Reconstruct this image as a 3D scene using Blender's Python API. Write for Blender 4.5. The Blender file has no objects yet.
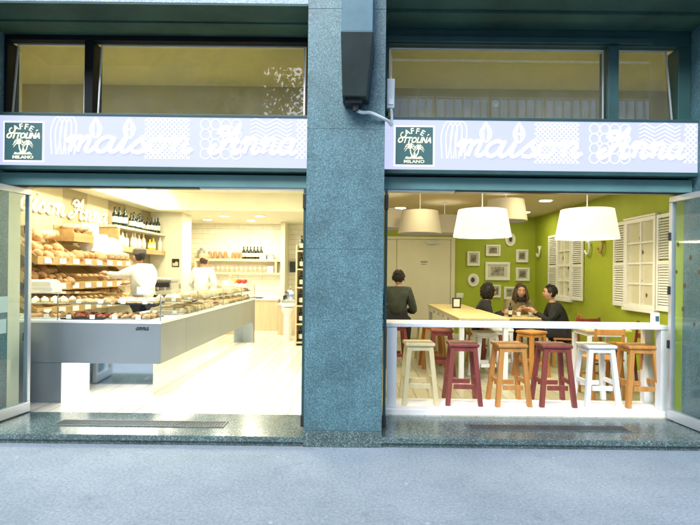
import bpy, math, random
from mathutils import Vector, Matrix, Euler, noise
random.seed(7)
U = 0.88            # one drawing unit in metres
EXPO = 1.75
GS = 2**(.45-EXPO)
pi = math.pi
sc = bpy.context.scene
COL = sc.collection
OFF = {}

# ------------------------------------------------------------------ materials
def nodes_of(name):
    m = bpy.data.materials.new(name); m.use_nodes = True
    nt = m.node_tree
    return m, nt, nt.nodes['Principled BSDF'], nt.nodes['Material Output']
def N(nt, typ, **kw):
    n = nt.nodes.new(typ)
    for k, v in kw.items():
        if k in n.inputs: n.inputs[k].default_value = v
        else: setattr(n, k, v)
    return n
def c4(c): return (c[0], c[1], c[2], 1)
def objcoord(nt, scale=(1, 1, 1)):
    t = N(nt, 'ShaderNodeTexCoord'); mp = N(nt, 'ShaderNodeMapping')
    mp.inputs['Scale'].default_value = scale
    nt.links.new(t.outputs['Object'], mp.inputs['Vector'])
    return mp.outputs['Vector']
def mat(name, col, rough=.5, var=.12, scale=6, metallic=0, bump=0, bscale=60, stretch=(1, 1, 1), col2=None, spec=.5, emit=None, estr=0, coat=0):
    m, nt, b, out = nodes_of(name)
    vec = objcoord(nt, stretch)
    no = N(nt, 'ShaderNodeTexNoise', Scale=scale, Detail=6, Roughness=.6)
    nt.links.new(vec, no.inputs['Vector'])
    r = N(nt, 'ShaderNodeValToRGB')
    c2 = col2 or tuple(min(1, x*(1+var)) for x in col)
    c1 = tuple(x*(1-var) for x in col) if not col2 else col
    r.color_ramp.elements[0].position = .32; r.color_ramp.elements[0].color = c4(c1)
    r.color_ramp.elements[1].position = .68; r.color_ramp.elements[1].color = c4(c2)
    nt.links.new(no.outputs['Fac'], r.inputs['Fac']); nt.links.new(r.outputs['Color'], b.inputs['Base Color'])
    b.inputs['Roughness'].default_value = rough; b.inputs['Metallic'].default_value = metallic
    b.inputs['Specular IOR Level'].default_value = spec; b.inputs['Coat Weight'].default_value = coat
    if emit:
        b.inputs['Emission Color'].default_value = c4(emit); b.inputs['Emission Strength'].default_value = estr
    if bump:
        n2 = N(nt, 'ShaderNodeTexNoise', Scale=bscale, Detail=4); nt.links.new(vec, n2.inputs['Vector'])
        bp = N(nt, 'ShaderNodeBump', Strength=bump, Distance=.01)
        nt.links.new(n2.outputs['Fac'], bp.inputs['Height']); nt.links.new(bp.outputs['Normal'], b.inputs['Normal'])
    return m
def granite(name, base, light, dark, rough=.4, wear=.25, gs=170):
    m, nt, b, out = nodes_of(name)
    vec = objcoord(nt)
    v = N(nt, 'ShaderNodeTexVoronoi', Scale=gs); nt.links.new(vec, v.inputs['Vector'])
    sep = N(nt, 'ShaderNodeSeparateColor'); nt.links.new(v.outputs['Color'], sep.inputs['Color'])
    r = N(nt, 'ShaderNodeValToRGB'); e = r.color_ramp.elements
    e[0].position = 0; e[0].color = c4(dark); e[1].position = 1; e[1].color = c4(light)
    x = e.new(.22); x.color = c4([a*.8 for a in base]); x = e.new(.74); x.color = c4([a*1.15 for a in base])
    nt.links.new(sep.outputs[0], r.inputs['Fac'])
    n = N(nt, 'ShaderNodeTexNoise', Scale=2.2, Detail=8, Roughness=.65); nt.links.new(vec, n.inputs['Vector'])
    mr = N(nt, 'ShaderNodeMapRange'); mr.inputs['From Min'].default_value = .3; mr.inputs['From Max'].default_value = .7
    mr.inputs['To Min'].default_value = 1-wear; mr.inputs['To Max'].default_value = 1+wear*.6
    nt.links.new(n.outputs['Fac'], mr.inputs['Value'])
    mx = N(nt, 'ShaderNodeVectorMath', operation='MULTIPLY')
    nt.links.new(r.outputs['Color'], mx.inputs[0]); nt.links.new(mr.outputs['Result'], mx.inputs[1])
    nt.links.new(mx.outputs[0], b.inputs['Base Color'])
    b.inputs['Roughness'].default_value = rough
    return m
def asphalt(name):
    m, nt, b, out = nodes_of(name)
    vec = objcoord(nt)
    big = N(nt, 'ShaderNodeTexNoise', Scale=.9, Detail=9, Roughness=.7); nt.links.new(vec, big.inputs['Vector'])
    fine = N(nt, 'ShaderNodeTexNoise', Scale=48, Detail=8, Roughness=.85); nt.links.new(vec, fine.inputs['Vector'])
    vo = N(nt, 'ShaderNodeTexVoronoi', Scale=42); nt.links.new(vec, vo.inputs['Vector'])
    r = N(nt, 'ShaderNodeValToRGB'); e = r.color_ramp.elements
    e[0].position = .3; e[0].color = (.195, .245, .275, 1); e[1].position = .7; e[1].color = (.30, .35, .38, 1)
    nt.links.new(big.outputs['Fac'], r.inputs['Fac'])
    r2 = N(nt, 'ShaderNodeValToRGB'); e = r2.color_ramp.elements
    e[0].position = .33; e[0].color = (.58, .58, .58, 1); e[1].position = .68; e[1].color = (1.42, 1.42, 1.42, 1)
    nt.links.new(fine.outputs['Fac'], r2.inputs['Fac'])
    mx = N(nt, 'ShaderNodeVectorMath', operation='MULTIPLY')
    nt.links.new(r.outputs['Color'], mx.inputs[0]); nt.links.new(r2.outputs['Color'], mx.inputs[1])
    # scattered pale chewing gum spots and dark stains with a shape of their own
    v2 = N(nt, 'ShaderNodeTexVoronoi', Scale=3.1); nt.links.new(vec, v2.inputs['Vector'])
    sp = N(nt, 'ShaderNodeValToRGB'); e = sp.color_ramp.elements
    e[0].position = .035; e[0].color = (1, 1, 1, 1); e[1].position = .05; e[1].color = (0, 0, 0, 1)
    nt.links.new(v2.outputs['Distance'], sp.inputs['Fac'])
    mm = N(nt, 'ShaderNodeMix', data_type='RGBA'); mm.inputs['B'].default_value = (.6, .62, .66, 1)
    k = N(nt, 'ShaderNodeMath', operation='MULTIPLY'); k.inputs[1].default_value = .35
    nt.links.new(sp.outputs['Color'], k.inputs[0]); nt.links.new(k.outputs[0], mm.inputs['Factor'])
    nt.links.new(mx.outputs[0], mm.inputs['A'])
    st = N(nt, 'ShaderNodeTexNoise', Scale=2.6, Detail=7, Roughness=.75, Distortion=.6); nt.links.new(vec, st.inputs['Vector'])
    sr = N(nt, 'ShaderNodeValToRGB'); e = sr.color_ramp.elements
    e[0].position = .58; e[0].color = (0, 0, 0, 1); e[1].position = .70; e[1].color = (.6, .6, .6, 1)
    nt.links.new(st.outputs['Fac'], sr.inputs['Fac'])
    m2 = N(nt, 'ShaderNodeMix', data_type='RGBA'); m2.inputs['B'].default_value = (.15, .17, .2, 1)
    nt.links.new(sr.outputs['Color'], m2.inputs['Factor']); nt.links.new(mm.outputs['Result'], m2.inputs['A'])
    # hairline cracks
    wn = N(nt, 'ShaderNodeTexNoise', Scale=3, Detail=5); nt.links.new(vec, wn.inputs['Vector'])
    wa = N(nt, 'ShaderNodeVectorMath', operation='SCALE'); wa.inputs['Scale'].default_value = .5; nt.links.new(wn.outputs['Color'], wa.inputs[0])
    wb = N(nt, 'ShaderNodeVectorMath', operation='ADD'); nt.links.new(vec, wb.inputs[0]); nt.links.new(wa.outputs[0], wb.inputs[1])
    vc = N(nt, 'ShaderNodeTexVoronoi', Scale=.55); vc.feature = 'DISTANCE_TO_EDGE'; nt.links.new(wb.outputs[0], vc.inputs['Vector'])
    cr = N(nt, 'ShaderNodeValToRGB'); e = cr.color_ramp.elements
    e[0].position = .002; e[0].color = (.16, .16, .16, 1); e[1].position = .008; e[1].color = (0, 0, 0, 1)
    nt.links.new(vc.outputs['Distance'], cr.inputs['Fac'])
    m3 = N(nt, 'ShaderNodeMix', data_type='RGBA'); m3.inputs['B'].default_value = (.10, .12, .14, 1)
    nt.links.new(cr.outputs['Color'], m3.inputs['Factor']); nt.links.new(m2.outputs['Result'], m3.inputs['A'])
    nt.links.new(m3.outputs['Result'], b.inputs['Base Color'])
    b.inputs['Roughness'].default_value = .85
    ad = N(nt, 'ShaderNodeMath', operation='ADD'); nt.links.new(vo.outputs['Distance'], ad.inputs[0]); nt.links.new(fine.outputs['Fac'], ad.inputs[1])
    bp = N(nt, 'ShaderNodeBump', Strength=.5, Distance=.006); nt.links.new(ad.outputs[0], bp.inputs['Height'])
    nt.links.new(bp.outputs['Normal'], b.inputs['Normal'])
    return m
def wood(name, c1, c2, rough=.45, along='z', sc_=14, coat=0):
    st = {'z': (1, 1, .08), 'x': (.08, 1, 1), 'y': (1, .08, 1)}[along]
    return mat(name, c1, rough, scale=sc_, stretch=st, col2=c2, bump=.15, bscale=40, coat=coat)
def planks(name, c1, c2, mortar, bw, bh, rough, rot=0, coord='xy'):
    m, nt, b, out = nodes_of(name)
    t = N(nt, 'ShaderNodeTexCoord'); mp = N(nt, 'ShaderNodeMapping')
    mp.inputs['Rotation'].default_value = {'xy': (0, 0, rot), 'xz': (pi/2, 0, 0)}[coord]
    nt.links.new(t.outputs['Object'], mp.inputs['Vector'])
    br = N(nt, 'ShaderNodeTexBrick', Scale=1)
    br.inputs['Brick Width'].default_value = bw; br.inputs['Row Height'].default_value = bh
    br.inputs['Mortar Size'].default_value = .006; br.inputs['Color1'].default_value = c4(c1)
    br.inputs['Color2'].default_value = c4(c2); br.inputs['Mortar'].default_value = c4(mortar)
    nt.links.new(mp.outputs[0], br.inputs['Vector'])
    no = N(nt, 'ShaderNodeTexNoise', Scale=9, Detail=6); nt.links.new(t.outputs['Object'], no.inputs['Vector'])
    mr = N(nt, 'ShaderNodeMapRange'); mr.inputs['To Min'].default_value = .85; mr.inputs['To Max'].default_value = 1.1
    nt.links.new(no.outputs['Fac'], mr.inputs['Value'])
    mx = N(nt, 'ShaderNodeVectorMath', operation='MULTIPLY'); nt.links.new(br.outputs['Color'], mx.inputs[0]); nt.links.new(mr.outputs[0], mx.inputs[1])
    nt.links.new(mx.outputs[0], b.inputs['Base Color']); b.inputs['Roughness'].default_value = rough
    bp = N(nt, 'ShaderNodeBump', Strength=.4, Distance=.004); bp.invert = True
    nt.links.new(br.outputs['Fac'], bp.inputs['Height']); nt.links.new(bp.outputs['Normal'], b.inputs['Normal'])
    return m
def stripes(name, c1, c2, period, rough=.7):
    m, nt, b, out = nodes_of(name)
    t = N(nt, 'ShaderNodeTexCoord'); s = N(nt, 'ShaderNodeSeparateXYZ'); nt.links.new(t.outputs['Object'], s.inputs[0])
    d = N(nt, 'ShaderNodeMath', operation='DIVIDE'); d.inputs[1].default_value = period; nt.links.new(s.outputs['Y'], d.inputs[0])
    f = N(nt, 'ShaderNodeMath', operation='FRACT'); nt.links.new(d.outputs[0], f.inputs[0])
    g = N(nt, 'ShaderNodeMath', operation='GREATER_THAN'); g.inputs[1].default_value = .5; nt.links.new(f.outputs[0], g.inputs[0])
    mx = N(nt, 'ShaderNodeMix', data_type='RGBA'); mx.inputs['A'].default_value = c4(c1); mx.inputs['B'].default_value = c4(c2)
    nt.links.new(g.outputs[0], mx.inputs['Factor']); nt.links.new(mx.outputs['Result'], b.inputs['Base Color'])
    b.inputs['Roughness'].default_value = rough
    return m
def glass(name, tint=(1, 1, 1), ior=1.5, rough=0.0, dirt=0):
    m = bpy.data.materials.new(name); m.use_nodes = True; nt = m.node_tree
    nt.nodes.clear(); out = N(nt, 'ShaderNodeOutputMaterial')
    tr = N(nt, 'ShaderNodeBsdfTransparent'); tr.inputs[0].default_value = c4(tint)
    gl = N(nt, 'ShaderNodeBsdfGlossy'); gl.inputs['Roughness'].default_value = rough
    fr = N(nt, 'ShaderNodeFresnel'); fr.inputs[0].default_value = ior
    ge = N(nt, 'ShaderNodeNewGeometry'); iv = N(nt, 'ShaderNodeMath', operation='SUBTRACT'); iv.inputs[0].default_value = 1
    nt.links.new(ge.outputs['Backfacing'], iv.inputs[1])
    mu = N(nt, 'ShaderNodeMath', operation='MULTIPLY'); nt.links.new(fr.outputs[0], mu.inputs[0]); nt.links.new(iv.outputs[0], mu.inputs[1])
    mx = N(nt, 'ShaderNodeMixShader')
    nt.links.new(mu.outputs[0], mx.inputs[0]); nt.links.new(tr.outputs[0], mx.inputs[1]); nt.links.new(gl.outputs[0], mx.inputs[2])
    last = mx.outputs[0]
    if dirt:
        df = N(nt, 'ShaderNodeBsdfDiffuse'); df.inputs[0].default_value = (.6, .62, .6, 1)
        vec = objcoord(nt); no = N(nt, 'ShaderNodeTexNoise', Scale=3.5, Detail=8, Roughness=.7, Distortion=.4); nt.links.new(vec, no.inputs['Vector'])
        mr = N(nt, 'ShaderNodeMapRange'); mr.inputs['From Min'].default_value = .45; mr.inputs['From Max'].default_value = .8
        mr.inputs['To Min'].default_value = dirt*.35; mr.inputs['To Max'].default_value = dirt
        nt.links.new(no.outputs['Fac'], mr.inputs['Value'])
        m2 = N(nt, 'ShaderNodeMixShader'); nt.links.new(mr.outputs[0], m2.inputs[0]); nt.links.new(last, m2.inputs[1]); nt.links.new(df.outputs[0], m2.inputs[2])
        last = m2.outputs[0]
    nt.links.new(last, out.inputs['Surface'])
    return m
def glow(name, col, s, base=.8):
    m, nt, b, out = nodes_of(name)
    b.inputs['Base Color'].default_value = c4([x*base for x in col])
    b.inputs['Emission Color'].default_value = c4(col); b.inputs['Emission Strength'].default_value = s*GS
    b.inputs['Roughness'].default_value = .4
    return m

M = {}
M['asphalt'] = asphalt('pavement asphalt')
M['granite'] = granite('blue grey granite', (.075, .165, .188), (.185, .315, .355), (.03, .075, .088), .42, .4)
M['granite_beam'] = granite('granite beam', (.26, .36, .44), (.5, .6, .7), (.14, .2, .26), .5)
M['step'] = granite('dark green granite step', (.085, .13, .125), (.24, .32, .31), (.03, .06, .06), .2, .35, 130)
M['soffit'] = mat('soffit paint', (.03, .085, .062), .7, .4, 1.4)
M['dark_frame'] = mat('dark frame metal', (.006, .008, .009), .5, .3, 3, spec=.15)
M['teal'] = mat('teal painted metal', (.10, .225, .225), .42, .1, 2.5)
M['teal_dark'] = mat('dark teal window frame', (.018, .062, .060), .4, .2, 3)
M['alu'] = mat('brushed aluminium', (.62, .65, .68), .35, .06, 4, metallic=.7)
M['grate'] = mat('steel grate', (.10, .13, .14), .45, .3, 30, metallic=.3)
M['glass_up'] = glass('upper window glass', (.82, .84, .72), 1.85, 0, .10)
M['glass_door'] = glass('door glass', (.90, .97, .96), 1.5, 0, .05)
M['glass_case'] = glass('display glass', (.97, .99, .98), 1.3)
M['bottle_clear'] = mat('clear bottle', (.75, .75, .6), .1, .1, 6)
M['wallL'] = mat('cream plaster', (.74, .71, .54), .8, .04, 3)
M['wall_up'] = mat('ochre plaster upper wall', (.55, .47, .21), .8, .12, 1.2)
M['ceil_up'] = mat('ochre ceiling', (.68, .58, .27), .8, .1, 1)
M['stripe'] = stripes('striped cream wall', (.50, .43, .26), (.33, .27, .15), 1.35)
M['tilesL'] = planks('pale brick tiles', (.86, .82, .68), (.80, .75, .60), (.60, .55, .42), .62, .13, .35, coord='xz')
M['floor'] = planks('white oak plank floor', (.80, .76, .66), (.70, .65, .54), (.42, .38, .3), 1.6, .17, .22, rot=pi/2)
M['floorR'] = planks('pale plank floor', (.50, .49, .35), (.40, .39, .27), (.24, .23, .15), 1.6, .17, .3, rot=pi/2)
M['green'] = mat('lime green wall paint', (.34, .42, .03), .6, .09, 1.6, bump=.15, bscale=25)
M['door_white'] = mat('white door paint', (.72, .70, .55), .5, .03, 2)
M['ceilR'] = mat('cafe ceiling', (.60, .52, .34), .8, .04, 1)
M['case'] = mat('satin grey counter metal', (.27, .31, .33), .34, .05, 2, metallic=.3)
M['mirror'] = mat('polished steel', (.80, .82, .83), .07, .02, 2, metallic=1)
M['white'] = mat('white lacquer', (.80, .81, .80), .35, .03, 5)
M['whitewood'] = wood('white painted wood', (.74, .76, .76), (.66, .69, .70), .4)
M['led'] = glow('led strip', (1, .93, .75), 6)
M['foot_glow'] = glow('foot side painted glow', (1, .95, .78), .8)  # not a lamp: emission stands for LED light falling on the foot
M['spot'] = glow('spot lamp', (1, .93, .78), 14)
M['beech'] = wood('beech', (.60, .42, .20), (.48, .31, .13), .5, 'y')
M['crate'] = wood('pale crate wood', (.50, .33, .13), (.38, .23, .08), .6, 'y')
M['cab'] = wood('pale cabinet wood', (.64, .52, .34), (.56, .44, .27), .5)
M['cream_st'] = wood('cream stool wood', (.70, .62, .36), (.60, .51, .27), .4)
M['red_st'] = wood('dark red stool wood', (.27, .06, .045), (.15, .03, .025), .45)
M['orange_st'] = wood('orange stool wood', (.58, .28, .07), (.38, .16, .035), .45)
M['tabletop'] = wood('light table top', (.74, .62, .30), (.64, .52, .23), .4, 'y')
M['black'] = mat('black plastic', (.02, .02, .022), .35, .2, 10)
M['dark_glass'] = mat('dark green bottle', (.012, .022, .012), .12, .3, 8)
M['label_p'] = mat('paper label', (.72, .68, .56), .7, .05, 8)
M['paper'] = mat('white paper', (.82, .82, .78), .7, .04, 8)
M['yellow_liq'] = mat('yellow liqueur', (.75, .55, .05), .12, .1, 8)
M['pink_liq'] = mat('pale pink liqueur', (.72, .5, .38), .12, .1, 8)
M['steel'] = mat('espresso machine steel', (.55, .56, .55), .25, .1, 8, metallic=.9)
M['crust'] = mat('golden crust', (.44, .22, .075), .65, scale=11, col2=(.68, .46, .22), bump=.4, bscale=30)
M['crust_dark'] = mat('dark crust', (.28, .13, .045), .65, scale=12, col2=(.50, .29, .12), bump=.4, bscale=30)
M['flour'] = mat('floured crust', (.48, .30, .13), .8, scale=16, col2=(.74, .62, .42), bump=.4, bscale=30)
M['choco'] = mat('chocolate glaze', (.10, .045, .02), .25, .2, 10)
M['cream'] = mat('whipped cream', (.84, .78, .62), .5, .04, 10)
M['berry'] = mat('berry glaze', (.45, .05, .03), .25, .3, 20)
M['shade_lit'] = None
M['skin'] = mat('skin', (.52, .30, .20), .55, .06, 12)
M['lip'] = mat('lips', (.35, .12, .10), .5, .05, 12)
M['hair_d'] = mat('dark hair', (.012, .009, .007), .6, .4, 60, bump=.6, bscale=90)
M['hair_b'] = mat('brown hair', (.06, .03, .015), .5, .4, 60, bump=.6, bscale=90)
M['coat_g'] = mat('dark green coat', (.026, .034, .022), .85, .4, 8, bump=1, bscale=14)
M['coat_b'] = mat('black coat', (.016, .018, .018), .85, .4, 8, bump=1, bscale=14)
M['jk_beige'] = mat('beige jacket', (.30, .25, .12), .8, scale=14, col2=(.18, .15, .08), bump=.3)
M['shirt_w'] = mat('white chef jacket', (.78, .77, .72), .8, .06, 8, bump=1, bscale=12)
M['trous'] = mat('dark trousers', (.02, .02, .025), .8, .2, 8)
M['shoe'] = mat('black shoe', (.01, .01, .01), .4, .2, 8)
M['capd'] = mat('grey brown cap', (.11, .09, .07), .8, .2, 12)
M['hatc'] = mat('cream cap', (.62, .48, .28), .8, .08, 12)
M['pic_bg'] = mat('photo paper', (.62, .62, .55), .5, .1, 5)
M['pic_dk'] = mat('photo dark shapes', (.05, .06, .045), .5, .4, 9)
M['pic_md'] = mat('photo mid shapes', (.25, .26, .20), .5, .4, 9)
M['photo0'] = mat('old photograph print', (.06, .07, .05), .5, scale=7, col2=(.50, .50, .42))
M['photo1'] = mat('dark photograph print', (.03, .03, .03), .5, scale=10, col2=(.34, .33, .26))
M['tmirror'] = mat('decor mirror painted reflection', (.78, .77, .62), .12, .05, 3, metallic=.35)  # pale reflection in the panes is put into the base colour
M['leaf_dk'] = mat('dark leaf sticker', (.10, .06, .03), .6, .3, 10)
M['device'] = mat('lantern housing', (.018, .03, .028), .4, .3, 5)
M['device_up'] = mat('blue grey bracket panel', (.045, .13, .17), .5, .2, 4)
M['plastic_w'] = mat('white plastic', (.62, .68, .70), .45, .05, 6)
M['sign_bg'] = glow('sign backlit face', (.60, .65, .95), .75, .12)
M['sign_p'] = glow('sign pale pattern vinyl', (.82, .85, 1.0), .84, .2)
M['sign_w'] = glow('sign white vinyl', (.93, .93, 1.0), .86, .2)
M['logo_bg'] = glow('logo plate', (.035, .10, .11), .75, .5)
M['logo_fg'] = glow('logo cream', (.92, .94, .72), .72, .2)
M['wall_txt'] = mat('cream relief letters', (.84, .78, .60), .5, .03, 5)
M['bld'] = mat('pale render wall', (.24, .23, .17), .85, .08, 2)
M['bld_win'] = mat('far window glass', (.60, .72, .86), .06, .1, 2, metallic=.9)
M['bld_frame'] = mat('white window bars', (.75, .77, .78), .5, .04, 4)
M['bark'] = mat('bark', (.09, .07, .05), .9, .3, 9, bump=.6, bscale=20)
M['leafs'] = mat('plane tree leaves', (.045, .07, .02), .6, .4, 2)

# ------------------------------------------------------------------ geometry
class G:
    def __init__(s): s.v = []; s.f = []; s.m = []
    def add(s, vs, fs, m=0):
        o = len(s.v); s.v += [Vector(p) for p in vs]
        s.f += [tuple(i+o for i in q) for q in fs]; s.m += [m]*len(fs); return s
    def box(s, x0, x1, y0, y1, z0, z1, m=0):
        return s.add([(x0,y0,z0),(x1,y0,z0),(x1,y1,z0),(x0,y1,z0),(x0,y0,z1),(x1,y0,z1),(x1,y1,z1),(x0,y1,z1)],
                     [(0,3,2,1),(4,5,6,7),(0,1,5,4),(1,2,6,5),(2,3,7,6),(3,0,4,7)], m)
    def hexa(s, lo, hi, m=0):   # four bottom corners, four top corners
        return s.add(list(lo)+list(hi), [(0,3,2,1),(4,5,6,7),(0,1,5,4),(1,2,6,5),(2,3,7,6),(3,0,4,7)], m)
    def prism(s, pts, fn, a, b, m=0):   # fn(u, v, w) -> xyz
        n = len(pts)
        vs = [fn(u, v, a) for u, v in pts]+[fn(u, v, b) for u, v in pts]
        return s.add(vs, [tuple(range(n))[::-1], tuple(range(n, 2*n))]+[(i, (i+1) % n, n+(i+1) % n, n+i) for i in range(n)], m)
    def tube(s, pts, r, n=8, m=0, flat=None):
        pts = [Vector(p) for p in pts]; k = len(pts)
        rs = r if isinstance(r, (list, tuple)) else [r]*k
        vs = []; up = None
        for i, p in enumerate(pts):
            d = (pts[min(i+1, k-1)]-pts[max(i-1, 0)])
            if d.length < 1e-9: d = Vector((0, 0, 1))
            d.normalize()
            if up is None:
                up = d.orthogonal().normalized()
            else:
                up = (up-d*up.dot(d));
                up = up.normalized() if up.length > 1e-6 else d.orthogonal().normalized()
            w = d.cross(up)
            for j in range(n):
                a = 2*pi*j/n; vs.append(p+(up*math.cos(a)+w*math.sin(a))*rs[i])
        fs = [(i*n+j, i*n+(j+1) % n, (i+1)*n+(j+1) % n, (i+1)*n+j) for i in range(k-1) for j in range(n)]
        fs += [tuple(range(n))[::-1], tuple(range((k-1)*n, k*n))]
        return s.add(vs, fs, m)
    def lathe(s, prof, c=(0,0,0), n=20, m=0, axis=None):
        vs = []; k = len(prof)
        R = axis or Matrix.Identity(3)
        for r, z in prof:
            for j in range(n):
                a = 2*pi*j/n; vs.append(Vector(c)+R @ Vector((r*math.cos(a), r*math.sin(a), z)))
        fs = [(i*n+j, i*n+(j+1) % n, (i+1)*n+(j+1) % n, (i+1)*n+j) for i in range(k-1) for j in range(n)]
        if prof[0][0] > 1e-6: fs.append(tuple(range(n))[::-1])
        if prof[-1][0] > 1e-6: fs.append(tuple(range((k-1)*n, k*n)))
        return s.add(vs, fs, m)
    def ball(s, c, r, nu=14, nv=9, m=0, rot=None, fn=None):
        if not isinstance(r, (list, tuple)): r = (r, r, r)
        R = rot or Matrix.Identity(3); vs = []
        for i in range(nv+1):
            t = pi*i/nv
            for j in range(nu):
                a = 2*pi*j/nu
                d = Vector((math.sin(t)*math.cos(a), math.sin(t)*math.sin(a), math.cos(t)))
                q = fn(d) if fn else 1
                vs.append(Vector(c)+R @ Vector((d.x*r[0]*q, d.y*r[1]*q, d.z*r[2]*q)))
        fs = [(i*nu+j, (i+1)*nu+j, (i+1)*nu+(j+1) % nu, i*nu+(j+1) % nu) for i in range(nv) for j in range(nu)]
        return s.add(vs, fs, m)
    def join(s, o, m=None):
        return s.add(o.v, o.f, 0) if m is None else s.add(o.v, o.f, m)
    def xf(s, Mx):
        s.v = [Mx @ p for p in s.v]; return s
    def build(s, name, mats, parent=None, loc=(0,0,0), bevel=0, smooth=False, local=False):
        if not isinstance(mats, (list, tuple)): mats = [mats]
        off = OFF.get(parent.name, Vector((0,0,0))) if parent else (Vector((0,0,0)) if local else Vector(loc))
        me = bpy.data.meshes.new(name)
        me.from_pydata([(p-off)*U for p in s.v], [], s.f); me.update(); me.validate()
        for mm in mats: me.materials.append(mm)
        if len(s.m) == len(me.polygons): me.polygons.foreach_set('material_index', s.m)
        o = bpy.data.objects.new(name, me); COL.objects.link(o)
        if parent: o.parent = parent; OFF[o.name] = off
        else: o.location = Vector(loc)*U; OFF[o.name] = off
        if smooth:
            me.polygons.foreach_set('use_smooth', [True]*len(me.polygons)); me.set_sharp_from_angle(angle=math.radians(42))
        if bevel:
            b = o.modifiers.new('bevel', 'BEVEL'); b.width = bevel*U; b.segments = 2; b.limit_method = 'ANGLE'
        return o
def tag(o, label=None, cat=None, group=None, kind=None):
    if label: o['label'] = label
    if cat: o['category'] = cat
    if group: o['group'] = group
    if kind: o['kind'] = kind
    return o
def thing(name, label, cat, loc=(0,0,0), group=None, local=False, rz=0):
    o = bpy.data.objects.new(name, None); COL.objects.link(o); o.empty_display_size = .05
    o.location = Vector(loc)*U; o.rotation_euler = (0, 0, rz)
    OFF[o.name] = Vector((0,0,0)) if local else Vector(loc)
    return tag(o, label, cat, group)
def struct(name, g, m, loc=(0,0,0), bevel=0):
    return tag(g.build(name, m, None, loc, bevel), kind='structure')
def dup(o, loc=None, rot=None, label=None, scale=None, parent=None, group=None):
    c = o.copy(); COL.objects.link(c)
    if parent: c.parent = parent
    if loc is not None: c.location = Vector(loc)*U
    if rot is not None: c.rotation_euler = rot
    if scale is not None: c.scale = scale
    if label: c['label'] = label
    if group: c['group'] = group
    OFF[c.name] = OFF.get(o.name, Vector((0,0,0)))
    for ch in list(o.children):
        k = ch.copy(); COL.objects.link(k); k.parent = c
        for gch in list(ch.children):
            h = gch.copy(); COL.objects.link(h); h.parent = k
    return c
def smoothline(pts, k=5):
    P = [Vector((*p, 0)) if len(p) == 2 else Vector(p) for p in pts]
    if len(P) < 3: return P
    out = []
    for i in range(len(P)-1):
        a, b, c, d = P[max(i-1, 0)], P[i], P[i+1], P[min(i+2, len(P)-1)]
        for j in range(k):
            t = j/k
            out.append(.5*((2*b)+(c-a)*t+(2*a-5*b+4*c-d)*t*t+(3*b-a-3*c+d)*t**3))
    out.append(P[-1]); return out

# ------------------------------------------------------------------ setting
struct('pavement', G().box(-30, 30, -6.5, 5.7, -.3, 0), M['asphalt'])
struct('road', G().box(-60, 60, -16, -6.5, -.4, -.13), M['asphalt'])
struct('far_ground', G().box(-400, 400, -400, -16, -.5, -.02), M['asphalt'])
PY = 4.87
# the left and right granite steps
for (x0, x1, name) in ((-3.9, -.512, 'left'), (.246, 3.62, 'right')):
    g = G().box(x0, x1, PY+.015, 5.62, 0, .045).box(x0, x1, PY-.012, 5.62, .045, .10)
    o = g.build('entrance_step', M['step'], None, ((x0+x1)/2, PY, 0), bevel=.006)
    tag(o, f'dark granite entrance step under the {"bakery" if name=="left" else "cafe"} opening', 'step')
for (a, b, y0, y1, w) in ((-3.12, -1.36, 5.12, 5.32, 'bakery'), (1.16, 2.82, 5.12, 5.32, 'cafe')):
    t = thing('floor_grate', f'recessed dark metal grate in the step before the {w}', 'grate', ((a+b)/2, y0, .1))
    g = G().box(a, b, y0, y0+.02, .1, .108).box(a, b, y1-.02, y1, .1, .108).box(a, a+.02, y0+.02, y1-.02, .1, .108).box(b-.02, b, y0+.02, y1-.02, .1, .108)
    g.build('frame', M['grate'], t)
    G().box(a+.02, b-.02, y0+.02, y1-.02, .1, .102).build('tray', M['black'], t)
    g = G(); n = int((b-a)/.03)
    for i in range(n):
        x = a+.03+i*(b-a-.05)/n; g.box(x, x+.010, y0+.02, y1-.02, .102, .107)
    g.build('bars', M['grate'], t)
# pillar between the bays
t = thing('granite_pillar', 'wide speckled blue-grey granite pillar between the two shop openings', 'pillar', (-.13, PY, 0))
for za, zb in ((.16, 1.93), (1.9325, 3.10), (3.1025, 4.27), (4.2725, 6)): G().box(-.512, .246, PY, 5.6, za, zb).build('slab', M['granite'], t, bevel=.0015)
G().box(-.515, .249, PY-.006, 5.6, 0, .157).build('base_course', M['step'], t, bevel=.004)
t = thing('granite_pillar', 'granite pillar closing the bakery opening on the left', 'pillar', (-4.4, PY, 0))
G().box(-4.9, -3.92, PY, 5.6, 0, 6).build('shaft', M['granite'], t)
t = thing('granite_pillar', 'granite pillar closing the cafe opening on the right', 'pillar', (4.1, PY, 0))
G().box(3.64, 4.6, PY, 5.6, 0, 6).build('shaft', M['granite'], t)
# storeys above
t = thing('upper_facade', 'granite faced beam and storeys above both openings', 'building', (0, PY, 4.3))
G().box(-9, -.515, PY+.01, 5.3, 4.32, 5.9).build('left_beam', M['granite_beam'], t)
G().box(.249, 9, PY+.01, 5.3, 4.45, 5.9).build('right_beam', M['granite_beam'], t)
G().box(-9, 9, PY+.05, 16, 6.0, 13).build('upper_wall', M['bld'], t)
struct('soffit_edge', G().box(-3.915, -.517, PY+.012, 5.219, 4.30, 4.318).box(.251, 3.635, PY+.012, 5.169, 4.43, 4.448), M['soffit'])
struct('soffit_ceiling', G().box(-3.92, -.512, 5.3, 5.62, 4.30, 4.5).box(.246, 3.64, 5.3, 5.62, 4.43, 4.6), M['soffit'])
sL = G().box(-3.915, -.517, PY+.35, 5.56, 4.285, 4.298); struct('soffit_panel', sL, M['soffit'])
struct('soffit_panel', G().box(.251, 3.635, PY+.3, 5.56, 4.40, 4.428), M['soffit'])

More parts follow.
